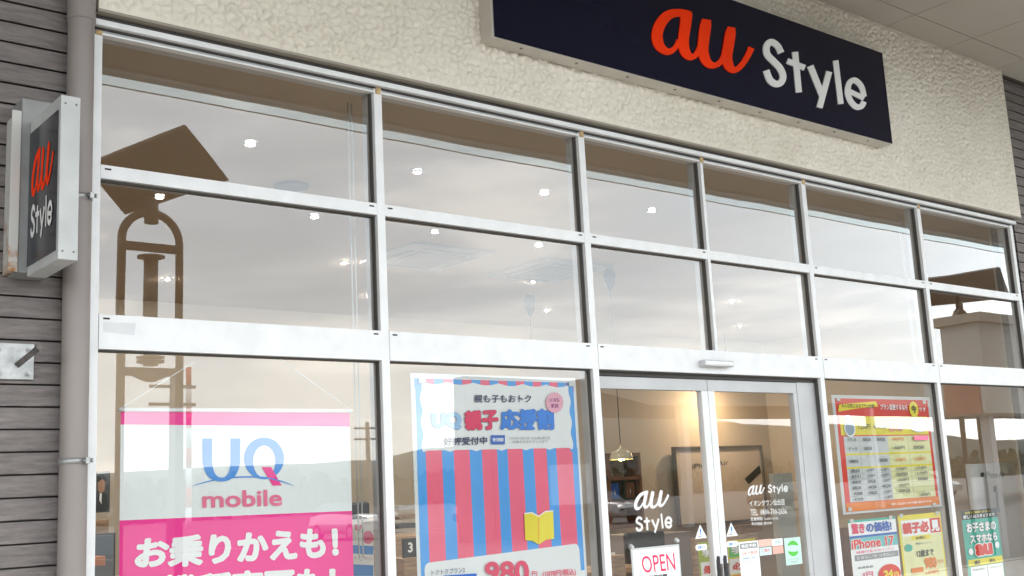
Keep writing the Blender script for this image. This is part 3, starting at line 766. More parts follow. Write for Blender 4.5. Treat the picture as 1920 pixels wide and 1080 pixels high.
# burst badge
bc_=(1039,755); pts=[]
for k in range(36):
    a=2*math.pi*k/36; r_=(1 if k%2 else .91); pts.append((bc_[0]+17*r_*math.cos(a),bc_[1]+20*r_*math.sin(a)))
pr.poly(pts,mat('pale_pink_print',(.80,.38,.50),.4))
pr.text('U18も',[(1029,746),(1048,746),(1048,754),(1029,754)],mat('plum_print',(.25,.02,.18),.4),.02)
pr.text('家族',[(1032,757),(1046,757),(1046,765),(1032,765)],mat('plum_print',(.25,.02,.18),.4),.02)
pr.text('トクトクプラン2',[(808,1069),(870,1063),(871,1073),(808,1079)],navp,.01)
pr.text('980',[(908,1053),(990,1050),(992,1092),(908,1095)],crim,.03)
pr.text('円',[(996,1071),(1006,1071),(1006,1080),(996,1080)],crim,.02)
pr.text('(1078円/税込)',[(1016,1070),(1078,1065),(1079,1080),(1016,1084)],crim,.02)
pr.poly([(830,1079),(892,1075),(893,1100),(830,1104)],dblu)
child(pr.mb,'artwork',po)

# ------------------------------------------------------------ plan comparison poster
p2=empty('plan_poster','red and yellow framed plan comparison poster right of the doors','poster',loc=(6.9,PY,1.3))
A=[(1563,745),(1740,752),(1760,946),(1588,960)]
def quad_uv(pr,A,step):
    Q=[pr.P(*a) for a in A]
    def uv(u,v):  # u right, v down, both 0..1
        return Q[0].lerp(Q[1],u).lerp(Q[3].lerp(Q[2],u),v)
    return uv
class Sheet(Print):
    """a rectangular sheet with its own u (right), v (down) coordinates"""
    def __init__(s,Y,x0,z0,x1,z1,tilt=0,step=.00025):
        super().__init__(Y,step=step); s.x0,s.z1,s.w,s.h=x0,z1,x1-x0,z1-z0; s.tl=math.tan(math.radians(tilt))
    def uv(s,u,v): return (s.x0+u*s.w, s.z1-v*s.h+u*s.w*s.tl)
    def r(s,u0,v0,u1,v1,m): return s.polyw([s.uv(u0,v1),s.uv(u1,v1),s.uv(u1,v0),s.uv(u0,v0)],m)
    def t(s,txt,u0,v0,u1,v1,m,bold=.01,**k): return s.text(txt,[s.uv(u0,v0),s.uv(u1,v0),s.uv(u1,v1),s.uv(u0,v1)],m,bold,px=False,**k)
def sheet_from(px,Y,tilt=0):
    a=[at(x,y,Y) for x,y in px]
    return Sheet(Y,(a[0].x+a[3].x)/2,(a[2].z+a[3].z)/2,(a[1].x+a[2].x)/2,(a[0].z+a[1].z)/2,tilt)
s=sheet_from(A,PY)
s.r(-.03,-.03,1.03,1.02,lgryp); s.r(0,0,1,1,redp); s.r(.03,.16,.97,.33,yelp)
s.r(.05,.34,.50,.92,lgryp); s.r(.50,.34,.97,.92,lyel)
for v in (.50,.62): s.r(.05,v-.008,.97,v+.008,yelp)
for v in (.67,.72,.77,.82,.87): s.r(.05,v-.001,.97,v+.001,greyp)
for u in (.20,.35,.72): s.r(u-.001,.34,u+.001,.92,greyp)
s.r(.0,.925,1,1,orgp)
child(s.mb,'sheet',p2)
q=sheet_from(A,PY-.006)
q.polyw([q.uv(.02,.12),q.uv(.25,.085),q.uv(.44,.07),q.uv(.42,.02),q.uv(.25,.035),q.uv(.04,.055)][::-1],yelp)
q.t('みんな気になるプラン比較',.06,.045,.40,.085,blkp,.02)
q.t('プラン変更するなら',.46,.045,.76,.10,white,.03)
def disc(s,u,v,ru,rv,m,n=24): s.polyw([s.uv(u+ru*math.cos(2*math.pi*k/n),v-rv*math.sin(2*math.pi*k/n)) for k in range(n)],m)
disc(q,.83,.09,.052,.075,yelp); q.t('今',.80,.045,.86,.13,blkp,.04); q.t('です',.885,.07,.97,.11,white,.02)
disc(q,.12,.27,.055,.075,white); disc(q,.12,.27,.045,.062,mat('slate_print',(.25,.32,.42),.4)); disc(q,.11,.185,.04,.035,white); q.t('最大',.08,.17,.14,.195,navp,.02)
q.t('7,238円',.20,.23,.33,.28,blkp,.01); q.t('使い放題',.37,.24,.50,.27,blkp,.03); q.t('2,728',.53,.20,.68,.31,mat('salmon_print',(.8,.3,.25),.4),.03)
disc(q,.86,.25,.10,.06,white); q.t('おトク',.79,.22,.93,.28,pinkl,.02)
rnd5=random.Random(5)
for r_,v in enumerate((.37,.45,.56,.645,.695,.745,.795,.845,.895)):
    for c_,(ua,ub) in enumerate(((.07,.18),(.23,.33),(.37,.48),(.54,.68),(.76,.90))):
        if rnd5.random()<.12: continue
        if c_==0: tx=['プラン名','データ','月額料金','通話','割引','家族割','固定','光回線','その他'][r_]
        elif c_<3: tx=rnd5.choice(['5,478円','3,278円','-550円','-1,100円','4GB','30GB'])
        else: tx=rnd5.choice(['2,728円','20GB','-550円','1,078円','0円','2,178円'])
        q.t(tx,ua+.01,v-.014,ub-.01,v+.016,(orgp if (c_>=3 and r_ in(0,2)) else dgrey),.012)
q.r(.78,.345,.94,.385,pinkl)
q.t('※詳しくはスタッフまでお問い合わせください',.45,.95,.9,.975,white)
child(q.mb,'artwork',p2)

# price poster under it
A3=[(1590,977),(1676,968),(1692,1075),(1600,1085)]
p3=empty('price_poster','white and blue price poster under the plan poster','poster',group=None,loc=(6.6,PY,1.0))
s=sheet_from(A3,PY); H=.55/s.h
s.r(0,0,1,H,white); s.r(0,0,1,.04,teal); s.r(0,.27,1,.31,dblu); s.r(0,.31,1,.50,mat('turquoise_print',(.15,.50,.52),.4)); s.r(.06,.60,.98,.70,greyp)
child(s.mb,'sheet',p3)
q=sheet_from(A3,PY-.004)
q.t('驚き',.06,.06,.33,.24,crim,.04); q.t('の価格!',.36,.06,.90,.24,dblu,.04)
q.t('iPhone 17',.02,.33,.92,.50,redp,.035,outline=white,ow=.04)
q.t('機種代金がおトクに',.10,.53,.90,.58,pinkl,.01); q.t('お支払い例 分割払い',.10,.62,.90,.68,white,.01)
disc(q,.75,1.0,.24,.18,redp); q.t('24',.62,.92,.82,1.05,yelp,.05); q.t('円',.84,.97,.94,1.05,yelp,.03); q.t('実質負担',.1,.8,.42,.84,dgrey); q.t('1円',.2,.9,.4,1.0,pinkl,.02)
child(q.mb,'artwork',p3)
A4=[(1684,966),(1762,961),(1776,1075),(1694,1082)]
p4=empty('parent_child_poster','yellow and orange poster between the price poster and the mullion','poster',loc=(7.2,PY,1.0))
s=sheet_from(A4,PY); s.r(0,0,1,.55/s.h,yelp); s.r(.04,.03,.97,.52/s.h,lyel); s.r(.04,.03,.97,.08,yelp); s.r(.06,.09,.97,.34,white); s.r(.72,.09,.97,.33,redp); s.r(.25,.35,.70,.42,yelp)
child(s.mb,'sheet',p4)
q=sheet_from(A4,PY-.004)
q.t('親子必',.08,.12,.70,.31,redp,.06,outline=white,ow=.03); q.t('見',.745,.12,.945,.31,white,.05)
q.t('お得に',.36,.365,.60,.41,blkp,.02); q.t('学割キャンペーン',.35,.46,.72,.50,dgrey,.01); disc(q,.17,.53,.09,.06,teal)
q.t('12歳まで',.34,.58,.74,.70,blkp,.02); q.t('980',.50,.72,.78,.90,orgp,.04); q.t('円/月',.80,.78,.94,.84,orgp,.01); q.t('1,078円',.50,.93,.80,1.0,orgp,.02); q.r(.18,.86,.45,.94,orgp)
child(q.mb,'artwork',p4)
# teal poster in the last bay
A5=[(1803,957),(1868,953),(1884,1075),(1814,1082)]
p5=empty('teal_poster','teal children\'s phone poster in the last bay on the right','poster',loc=(7.9,PY,1.0))
s=sheet_from(A5,PY); s.r(0,0,1,.55/s.h,teal); s.r(0,0,1,.14,blkp); s.r(.04,.74,1,.84,yelp); s.r(.08,.85,.98,.54/s.h,white); s.r(.53,.85,.545,.54/s.h,greyp)
child(s.mb,'sheet',p5)
q=sheet_from(A5,PY-.004)
q.t('店内でご相談ください!',.10,.02,.80,.055,yelp,.02); q.t('詳しくはスタッフまで',.05,.07,.92,.125,white,.03)
q.t('お子さまの',.10,.19,.92,.34,white,.05,outline=blkp,ow=.03); q.t('スマホなら',.16,.37,.92,.50,white,.05,outline=blkp,ow=.03)
q.t('au',.26,.52,.74,.70,redp,.07,outline=white,ow=.05)
disc(q,.14,.62,.06,.05,white); disc(q,.88,.57,.06,.05,white); q.t('通話',.2,.76,.35,.82,blkp,.02); q.t('安心',.62,.76,.78,.82,blkp,.02)
q.t('基本使用料が割引に',.12,.88,.48,.91,dgrey); q.t('フィルタリング',.58,.88,.92,.91,dgrey)
child(q.mb,'artwork',p5)

# ------------------------------------------------------------ things on the doors
SY_=.0725
def sticker(name,label,cat,px,fn,group=None,Y=SY_):
    s=sheet_from(px,Y); fn(s); o=s.mb.build(name); tag(o,label,cat,group); return o
for k,(ax,ay,lb) in enumerate(((1313,984,'white triangular warning sticker on the left door beside the meeting stiles'),(1371,980,'white triangular warning sticker on the right door beside the meeting stiles'))):
    def fn(s):
        s.polyw([s.uv(0,1),s.uv(1,1),s.uv(.5,0)],white); s.r(.44,.30,.56,.62,blup); s.r(.44,.66,.56,.74,blup); s.t('自動ドア',.25,.80,.78,.92,dgrey,.01)
    sticker('warning_sticker',lb,'sticker',[(ax-11,ay),(ax+11,ay-1),(ax+12,ay+25),(ax-10,ay+26)],fn,'triangular door stickers')
for k,(ax,ay,lb) in enumerate(((1316,1026,'white pill-shaped sticker with blue marks low on the left door'),(1374,1020,'white pill-shaped sticker with blue marks low on the right door'))):
    def fn(s):
        pts=[]
        for j in range(9): a=math.radians(-90+j*22.5); pts.append(s.uv(.82+.18*math.cos(a),.5-.5*math.sin(a)))
        for j in range(9): a=math.radians(90+j*22.5); pts.append(s.uv(.18+.18*math.cos(a),.5-.5*math.sin(a)))
        s.polyw(pts,white); s.t('自動ドア',.2,.25,.8,.75,blup,.03)
    sticker('door_sticker',lb,'sticker',[(ax-12,ay-5),(ax+10,ay-6),(ax+10,ay+5),(ax-12,ay+6)],fn,'pill-shaped door stickers')
def fn(s):
    s.r(0,0,1,1,mat('pale_green_film',(.55,.78,.70),.4))
    for k in range(16):
        for off in (0,math.pi):
            a0=off+.35+k*2.3/16;a1=off+.35+(k+1)*2.3/16; t0=.08+.13*math.sin(k/16*math.pi);t1=.08+.13*math.sin((k+1)/16*math.pi)
            c=lambda a,r:s.uv(.5+(r)*math.cos(a)*.42/.42,.40-.32*(r/.36)*math.sin(a)*.9)
            if k==0: yy=s.lay()
            P4=[c(a0,.36),c(a1,.36),c(a1,.36-t1),c(a0,.36-t0)]
            s.mb.poly([(p[0],yy-.0001,p[1]) for p in P4],grnp)
    s.t('リサイクル',.15,.76,.85,.84,greyp,.01); s.t('回収店',.3,.87,.7,.93,greyp,.01)
sticker('recycling_sticker','pale green sticker with a green swirl on the right door','sticker',[(1470,1009),(1500,1007),(1505,1057),(1474,1060)],fn)
def fn(s): s.r(0,0,1,.46,mat('peach_film',(.75,.50,.42),.5)); s.r(0,.5,.95,1,mat('pale_blue_film',(.6,.72,.74),.5)); s.t('ご案内',.2,.6,.8,.8,redp,.01)
sticker('notice_sticker','peach and pale blue notice left of the green swirl sticker','sticker',[(1422,1012),(1447,1010),(1448,1040),(1425,1042)],fn,'small notices on the right door')
def fn(s): s.r(0,0,1,.46,white); s.r(0,.5,1,1,mat('peach_film2',(.78,.42,.35),.5)); s.t('WiFi',.25,.12,.8,.36,teal,.01)
sticker('notice_sticker','white and coral notice beside the green swirl sticker','sticker',[(1447,1011),(1467,1009),(1469,1037),(1449,1039)],fn,'small notices on the right door')
def fn(s):
    s.r(0,0,1,1.6,white); s.r(.06,.05,.94,.22,greyp); s.t('来店予約',.12,.08,.86,.19,white,.02); s.t('QRで受付',.12,.30,.9,.42,mat('salmon_print',(.8,.3,.25),.4),.02)
    s.t('混雑時のご案内',.15,.48,.8,.54,blup,.01); s.t('お待ちの方は',.15,.6,.5,.64,dgrey); s.t('スタッフまで',.15,.68,.5,.72,dgrey)
sticker('reservation_notice','white notice sheet with grey heading on the right door','notice',[(1384,1017),(1420,1013),(1428,1074),(1390,1078)],fn)
# OPEN plate
op=empty('open_sign','white OPEN plate with pink letters on the left door','sign',loc=(4.6,.06,.9))
a=[at(*p_,.05) for p_ in ((1186,1033),(1271,1023),(1280,1080),(1190,1088))]
x0_=a[0].x;x1_=a[1].x;zt_=(a[0].z+a[1].z)/2
b=MB(); b.box((x0_-.012,.050,zt_-.36),(x1_+.012,.0545,zt_+.01),lgrey,.002); b.box((x0_,.0485,zt_-.348),(x1_,.0499,zt_-.002),white); child(b,'plate',op)
s=Print(.0484); s.text('OPEN',[(1201,1043),(1264,1036),(1267,1069),(1206,1075)],crim,.004); s.text('営業時間',[(1216,1079),(1250,1075),(1252,1086),(1218,1090)],blkp,.03); child(s.mb,'lettering',op)
for px_,py_ in ((1187,1026),(1272,1014)):
    c_=at(px_,py_,.055); b=MB(); b.tube([(c_.x,.072,c_.z),(c_.x,.058,c_.z),(c_.x,.052,c_.z)],[.017,.010,.006],lgrey,16)
    child(b,'suction_cup',op)

tape=mat('clear_tape',(.62,.63,.60),.25)
def tape_on(parent,px,Y):
    b=MB()
    for k,(a_,c_) in enumerate(px):
        p=at(a_,c_,Y); b.box((p.x-.02,Y-.0004,p.z-.012),(p.x+.02,Y-.0001,p.z+.012),tape); 
        child(b,'tape',parent); b=MB()
tape_on(p2,[(1572,748),(1733,754),(1594,955),(1752,946)],PY-.0075)
tape_on(po,[(792,714),(1072,720)],PY-.009)
tape_on(p3,[(1597,977),(1670,970)],PY-.006); tape_on(p4,[(1690,967),(1757,962)],PY-.006)
# ------------------------------------------------------------ interior furniture
def inbox(name,label,cat,px0,px1,y0,depth,m,zb=None,group=None,bev=.004):
    a=at(*px0,y0); c=at(*px1,y0); b=MB(); b.box((a.x,y0,c.z if zb is None else zb),(c.x,y0+depth,a.z),m,bev); return b.build(name,label=label,cat=cat,group=group)
# display board
WB=6.3
fb_=empty('display_board','large framed phone advert board on the beige back wall','board',loc=(13,WB,2))
a,c=at(1262,838,WB),at(1432,990,WB); xr_=at(1430,880,WB).x
z0_,z1_=at(1262,988,WB).z,at(1262,838,WB).z
b=MB(); bm_=mat('board_face',(.66,.58,.50),.5,0,.05,.7); b.box((a.x+.02,WB,z0_+.02),(xr_-.02,WB+.03,z1_-.02),bm_); child(b,'face_panel',fb_)
b=MB()
for q_ in (((a.x,z0_),(xr_,z0_+.022)),((a.x,z1_-.022),(xr_,z1_)),((a.x,z0_+.0225),(a.x+.022,z1_-.0225)),((xr_-.022,z0_+.0225),(xr_,z1_-.0225))):
    b.box((q_[0][0],WB-.03,q_[0][1]),(q_[1][0],WB+.04,q_[1][1]),mat('board_frame',(.14,.12,.10),.5),.002)
child(b,'frame',fb_)
s=Print(WB-.004); s.text('iPhone Air',[(1298,870),(1366,862),(1366,872),(1298,880)],dgrey,.01)
s.poly([(1396,898),(1424,872),(1427,886),(1404,908)],black); child(s.mb,'artwork',fb_)
# wall washer light
b=MB(); p_=at(1368,770,WB-.4); b.tube([(p_.x,WB-.42,p_.z+.5),(p_.x,WB-.40,p_.z+.35)],.05,black,16); b.tube([(p_.x,WB-.40,p_.z+.348),(p_.x,WB-.398,p_.z+.34)],.042,mat('spot_lit',(1,.72,.42),.5,emit=280),16)
b.tube([(p_.x,WB-.42,p_.z+.5),(p_.x,WB-.42,3.6)],.01,black,8)
b.build('wall_spotlight',label='small spotlight hung above the framed board on the back wall',cat='spotlight')
# shelf with frames
sh=empty('wall_shelf','reddish wooden wall shelf with framed pictures behind left door','shelf',loc=(12,7.7,1.2))
y_=6.0; a=at(1138,853,y_); c=at(1205,985,y_); X0_,X1_,Z1_,Z0_=a.x,at(1204,900,y_).x,a.z,c.z
b=MB(); b.box((X0_,y_+.28,Z0_),(X1_,y_+.30,Z1_),wood); child(b,'back_panel',sh)
for k in range(4):
    zz=Z0_+(Z1_-Z0_)*k/3; b=MB(); b.box((X0_,y_,zz-.02),(X1_,y_+.279,zz+.02),dwood,.002); child(b,'shelf_board',sh)
for xx in (X0_,X1_-.04,):
    b=MB(); b.box((xx,y_+.001,Z0_+.0205),(xx+.04,y_+.278,Z1_-.0205),dwood,.002); child(b,'side_panel',sh)
for k,(u0,u1) in enumerate(((.06,.42),(.52,.88))):
    b=MB(); zz=Z0_+(Z1_-Z0_)/3+.021; h_=(Z1_-Z0_)/3*.85; xa=X0_+(X1_-X0_)*u0; xb=X0_+(X1_-X0_)*u1
    b.box((xa,y_+.05,zz),(xb,y_+.07,zz+h_),black,.003); b.box((xa+.03,y_+.047,zz+.03),(xb-.03,y_+.0495,zz+h_-.03),[dblu,dwood][k])
    s=Print(y_+.0465,mb=b); s.text(['be','+'][k],[( xa+.1,zz+h_*.6),(xb-.1,zz+h_*.6),(xb-.1,zz+h_*.3),(xa+.1,zz+h_*.3)],white,.02,px=False)
    b.build('picture_frame',label=['dark blue framed picture on the wall shelf','dark red framed picture with a pale cross on the wall shelf'][k],cat='picture frame')
# pendant
pdp=at(1165,858,4.2); pd=empty('pendant_lamp','small lit glass pendant lamp hanging behind the left door','lamp',loc=pdp)
b=MB(); b.tube([(0,0,.10),(0,0,3.6-pdp.z)],.005,dgrey,6); b.build('cord',pd)
b=MB(); b.tube([(0,0,.11),(0,0,.085),(0,0,.06),(0,0,-.02)],[.012,.035,.10,.125],mat('pendant_shade_cream',(.55,.50,.36),.3),28,caps=False); b.build('shade',pd)
b=MB(); b.tube([(0,0,.03),(0,0,.0),(0,0,-.03)],[.02,.05,.02],mat('bulb_lit',(1,.80,.30),.5,emit=22),16); b.build('bulb',pd)
# phone stand panel
ip=empty('advert_panel','tall white phone advert panel standing in the last bay','advert stand',loc=(8.4,.6,.125))
y_=.6; a=at(1822,870,y_); x1_=at(1902,868,y_).x
b=MB(); b.box((a.x,y_,.2),(x1_,y_+.06,a.z),mat('panel_white',(.84,.85,.87),.4),.004); b.box((a.x-.05,y_-.12,.126),(x1_+.05,y_+.18,.199),lgrey,.004); child(b,'panel',ip)
s=Print(y_-.002); s.text('iPhone Air',[(1848,884),(1884,884),(1884,896),(1848,896)],dgrey,.01)
s.poly([(1865,910),(1869,910),(1874,960),(1870,960)],mat('phone_edge_print',(.35,.38,.42),.4)); s.poly([(1863,912),(1867,912),(1867,922),(1863,922)],black)
s.poly([(1842+4*math.cos(k/2),890+4.5*math.sin(k/2)) for k in range(12)],black); child(s.mb,'artwork',ip)
# counters, chairs, equipment
inbox('service_counter','long light wooden service counter behind the second bay','counter',(700,1010),(1010,1080),3.2,.7,wood,zb=.126)
inbox('service_counter','dark counter with papers behind the leftmost bay edge','counter',(120,1004),(216,1080),2.6,.6,dgrey,zb=.126)
b=MB(); a=at(176,884,3.4); c=at(206,960,3.4); b.box((a.x,3.4,c.z),(c.x,3.43,a.z),dgrey,.003)
s=Print(3.3985,mb=b)
s.poly([(181,958),(183,932),(190,922),(200,926),(204,958)],mat('suit_print',(.03,.03,.035),.5)); s.poly([(183,900),(190,893),(197,903),(196,920),(188,926),(183,918)],mat('skin_print',(.42,.22,.14),.5)); s.poly([(182,905),(183,892),(192,888),(199,896),(199,905),(192,898)],black); s.poly([(187,925),(191,925),(190,945),(186,938)],white)
b.build('portrait_poster',label='dark portrait poster of a suited figure at the far left',cat='poster')
inbox('carton','pale carton under the portrait poster','box',(176,975),(204,1003),3.0,.3,wood)
inbox('folder_stack','orange and white papers at the left window edge','papers',(176,1044),(198,1060),1.5,.3,orgp)
inbox('laptop','grey-blue laptop screen at the left window edge','laptop',(176,1005),(212,1042),2.2,.02,mat('screen_blue',(.08,.12,.17),.3))
inbox('printer','black printer on the wooden counter beside the banner','printer',(655,942),(695,972),3.3,.35,black,bev=.02)
inbox('printer_stand','white stand under the black printer','stand',(655,975),(700,990),3.3,.4,lgrey,zb=.126)
b=MB(); a=at(757,1010,2.4); c=at(784,1044,2.4); b.box((a.x,2.4,c.z),(c.x,2.43,a.z),black,.004); s=Print(2.399,mb=b); s.text('3',[(765,1017),(774,1017),(774,1036),(765,1036)],white,.03); b.build('counter_number',label='black counter number card reading 3 beside the striped poster',cat='number sign')
inbox('storage_box','wooden drawer box below the counter number','box',(757,1048),(790,1080),2.4,.35,wood)
b=MB(); a=at(660,980,.9); c=at(702,1080,.9); b.box((a.x,.9,c.z-.3),(c.x,.91,a.z),white,.001); s=Print(.899,mb=b)
s.poly([(662,1022),(700,1024),(700,1040),(662,1038)],blup); s.poly([(690+11*math.cos(k*.52),1008+12*math.sin(k*.52)) for k in range(12)],pinkl); s.poly([(664,984),(680,984),(674,996),(666,994)],pinkl); s.poly([(662,1058),(700,1060),(700,1080),(662,1080)],blup); s.text('キャンペーン',[(664,1042),(698,1044),(698,1052),(664,1050)],greyp)
b.build('flyer_board',label='white flyer board with blue and pink shapes right of the banner',cat='flyer')
# display table with phones and price cards
def phone_table(x,y,w,label,n):
    o=empty('display_table',label,'table',loc=(x,y,.125)); b=MB(); b.box((0,0,.80),(w,.55,.84),wood,.004); b.build('tabletop',o)
    b=MB(); b.box((.04,.04,.001),(w-.04,.51,.799),dwood,.004); b.build('cabinet',o)
    for k in range(n):
        xx=x+.12+k*(w-.24)/max(1,n-1); z=.125+.841
        t=empty('display_phone','dark %s phone from the left on the %s'%(['first','second','third','fourth','fifth','sixth'][k],label),'phone','display phones',loc=(xx,y+.15,z))
        b=MB(); b.tube([(0,.03,0),(0,.01,.07)],.012,steel,8); b.build('holder',t)
        b=MB(); v0=Vector((-.036,-.005,.03)); b.v+=[(-.036,.03,.03),(.036,.03,.03),(.036,.075,.175),(-.036,.075,.175),(-.036,.022,.033),(.036,.022,.033),(.036,.067,.178),(-.036,.067,.178)]
        for f_ in ((0,1,2,3),(7,6,5,4),(0,4,5,1),(1,5,6,2),(2,6,7,3),(3,7,4,0)): b.face(list(f_),black)
        b.face([4,5,6,7],mat('screen_blue',(.08,.12,.17),.3)) if False else None
        b.build('handset',t)
        b=MB(); b.box((.05,.05,0),(.14,.053,.11),white); s2_=Print(.0498,mb=b); s2_.text('980',[(.06,.09),(.13,.09),(.13,.05),(.06,.05)],redp,.03,px=False); c_=b.build('price_card'); c_.location=(xx,y+.15,z)
        tag(c_,'price card beside %s phone on %s'%(['first','second','third','fourth','fifth','sixth'][k],label),'price card','price cards')
phone_table(5.05,1.9,1.5,'wooden table behind the left door',5)
phone_table(3.2,4.6,1.6,'wooden table deep inside the second bay',5)
b=MB(); y_=4.4
a=at(748,948,y_); c=at(782,985,y_)
for k in range(5): b.box((a.x,y_,a.z-.08*k),(c.x,y_+.25,a.z-.08*k-.045),[lgrey,wood,dgrey,lgrey,wood][k],.003)
b.build('box_stack',label='stack of flat phone boxes left of the striped poster',cat='boxes')
inbox('brochure_rack','pale wooden brochure rack behind the left edge of the left door','rack',(1148,1042),(1174,1080),1.4,.2,wood,zb=.126)
# chair back + easel boards
def rounded_chair(px,py,y,label):
    c_=at(px,py,y); o=empty('office_chair',label,'chair',loc=(c_.x,y,.125)); h_=c_.z-.125
    b=MB(); b.box((-.22,0,h_-.45),(.22,.06,h_),black,.028); b.build('backrest',o)
    b=MB(); b.box((-.24,-.45,.42),(.24,.02,.50),black,.028); b.build('seat',o)
    b=MB(); b.tube([(0,-.2,.06),(0,-.2,.42)],.025,dgrey,10)
    for k in range(5): b.tube([(0,-.2,.07),(.28*math.cos(k*1.257),-.2+.28*math.sin(k*1.257),.035)],.018,dgrey,8)
    b.tube([(0,0,.44),(0,.05,h_-.3)],.02,dgrey,8); b.build('base',o)
rounded_chair(1212,996,2.2,'black office chair seen above the OPEN plate')
inbox('reception_desk','grey reception desk behind the OPEN plate','desk',(1215,1003),(1300,1040),2.6,.6,mat('desk_taupe',(.30,.25,.22),.5),zb=.126)
def easel(px,w,y,label,cols,texts):
    o=empty('easel_board',label,'board',group='promotional boards behind the doors',loc=(0,y,.125)); a=at(px[0],px[1],y); c=at(px[0]+w,px[1],y)
    s=Sheet(y,a.x,.3,c.x,a.z)
    s.r(0,0,1,1,cols[0]); 
    hs=[.0,.10,.20,.34,.5,.62]
    for k,m_ in enumerate(cols[1:]): s.r(.05,.02+k*.115,.95,.02+k*.115+.105,m_)
    child(s.mb,'sheet',o)
    s=Sheet(y-.004,a.x,.3,c.x,a.z)
    for k,(t_,m_) in enumerate(texts): s.t(t_,.12,.045+k*.115,.88,.045+k*.115+.055,m_,.04)
    child(s.mb,'artwork',o)
    b=MB(); b.box((a.x-.03,y+.002,.126),(a.x-.002,y+.03,a.z+.03),wood); b.box((c.x+.002,y+.002,.126),(c.x+.03,y+.03,a.z+.03),wood); b.box((a.x-.001,y+.002,a.z+.001),(c.x+.001,y+.03,a.z+.03),wood); child(b,'frame',o)
easel((1308,1018),50,.55,'green promotional board behind the left door stile',[lime,lime,white,mat('olive_print',(.25,.33,.02),.4),lime,lime],[('学生',white),('最大',redp),('12か月',white),('割引',blkp)])
easel((1362,1014),54,.62,'orange promotional board behind the right door stile',[yelp,grnp,white,orgp,yelp,orgp],[('学割',white),('必見',redp),('1,078',white),('データ',blkp)])
# glass-doored cabinet right of the door
inbox('pale_partition','pale grey partition panel behind the right door','partition',(1450,888),(1503,1080),1.6,.05,mat('partition_grey',(.42,.42,.38),.5),zb=.126)
inbox('wooden_ledge','narrow wooden ledge on the beige wall under the board','ledge',(1390,985),(1430,996),6.1,.2,wood)
inbox('display_shelf','wooden display shelf behind the plan poster edge','shelf',(1580,990),(1600,1080),1.5,.4,dwood,zb=.126)

# ------------------------------------------------------------ across the parking lot (what the glass mirrors)
def V(px,py,Y):   # where a thing stands that the glass shows at px,py, Y metres out from the glass
    p=at(px,py,Y); return Vector((p.x,-p.y,p.z))
def street_lamp(Y,label,s=1,off=None):
    base=V(287,700,Y)
    o=empty('hybrid_street_lamp',label,'street lamp','solar street lamps in front of the shop',loc=(base.x,-Y,0))
    bx,by=base.x,-Y
    def cc(mb,n): return child(mb,n,o)
    l=V(232,600,Y).x; r=V(342,600,Y).x; zs=V(287,455,Y).z; R_=(r-l)/2; w=.045*s*(Y+4.4)/10.4*1.0
    arc=[(l,by,0.1),(l,by,zs)]+[(bx-R_*math.cos(a),by,zs+R_*math.sin(a)) for a in [math.pi*k/14 for k in range(1,14)]]+[(r,by,zs),(r,by,.1)]
    b=MB(); b.tube(arc,.040,bronze,14); cc(b,'arch_frame')
    for py_ in (466,700):
        zz=V(287,py_,Y).z; b=MB(); b.box((l,by-.03,zz-.04),(r,by+.03,zz+.04),bronze,.004); 
        if py_==700: b.tube([(bx,by,zz-.09),(bx,by,zz-.04)],[.05,.16],bronze,16)
        cc(b,'crossbar')
    za,zb_=V(287,482,Y).z,V(287,688,Y).z
    b=MB(); b.tube([(bx,by,zb_),(bx,by,za)],.068,bronze,20)
    for zz in (za-.02,zb_+.03,zb_+.07): b.tube([(bx,by,zz),(bx,by,zz+.018)],.13,bronze,24)
    cc(b,'turbine')
    zt_=zs+R_; b=MB(); b.tube([(bx,by,V(287,420,Y).z),(bx,by,V(287,372,Y).z)],.068,bronze,20); b.tube([(bx,by,V(287,372,Y).z),(bx,by,V(287,330,Y).z)],.05,bronze,12); cc(b,'mast')
    def vv(px,py,dep): p=at(px,py,dep); return p
    pL,pT,pB=vv(165,310,Y-.1),vv(350,237,Y-.25),vv(238,403,Y+.35)
    nn=(pT-pL).cross(pB-pL); dr_=at(430,338,Y)-Vector((0,-D,EYE)); o_=Vector((0,-D,EYE)); pR=o_+dr_*((pL-o_).dot(nn)/dr_.dot(nn)); nn=nn.normalized()*.02
    q_=[Vector((p.x,-p.y,p.z)) for p in (pL,pT,pR,pB)]; nn=Vector((nn.x,-nn.y,nn.z))
    b=MB(); kk=0; b.v+=[tuple(p-nn) for p in q_]+[tuple(p+nn) for p in q_]
    for f_ in ((0,1,2,3),(7,6,5,4),(0,4,5,1),(1,5,6,2),(2,6,7,3),(3,7,4,0)): b.face([kk+i for i in f_],bronze)
    cc(b,'solar_panel')
    return o
street_lamp(6.0,'bronze solar street lamp with arched frame mirrored in the leftmost glass')
# second lamp, mirrored at far right
src=[o for o in COL.objects if o.name=='hybrid_street_lamp'][0]
l2=copy_tree(src); l2.location=(V(1803,575,6).x,-6,0); l2['label']='bronze solar street lamp mirrored in the far right upper pane'
sp=[c for c in l2.children if c.name.startswith('solar_panel')][0]; bpy.data.objects.remove(sp)
o_=Vector((0,-D,EYE)); pL,pT,pB=at(1738,520,5.9),at(1880,497,5.8),at(1742,572,6.3)
nn=(pT-pL).cross(pB-pL); d_=at(1898,556,6)-o_; pR=o_+d_*((pL-o_).dot(nn)/d_.dot(nn)); nn=nn.normalized()*.02
q_=[Vector((p.x,-p.y,p.z)) for p in (pL,pT,pR,pB)]; nn=Vector((nn.x,-nn.y,nn.z))
b=MB(); b.v+=[tuple(p-nn) for p in q_]+[tuple(p+nn) for p in q_]
for f_ in ((0,1,2,3),(7,6,5,4),(0,4,5,1),(1,5,6,2),(2,6,7,3),(3,7,4,0)): b.face(list(f_),bronze)
child(b,'solar_panel',l2)
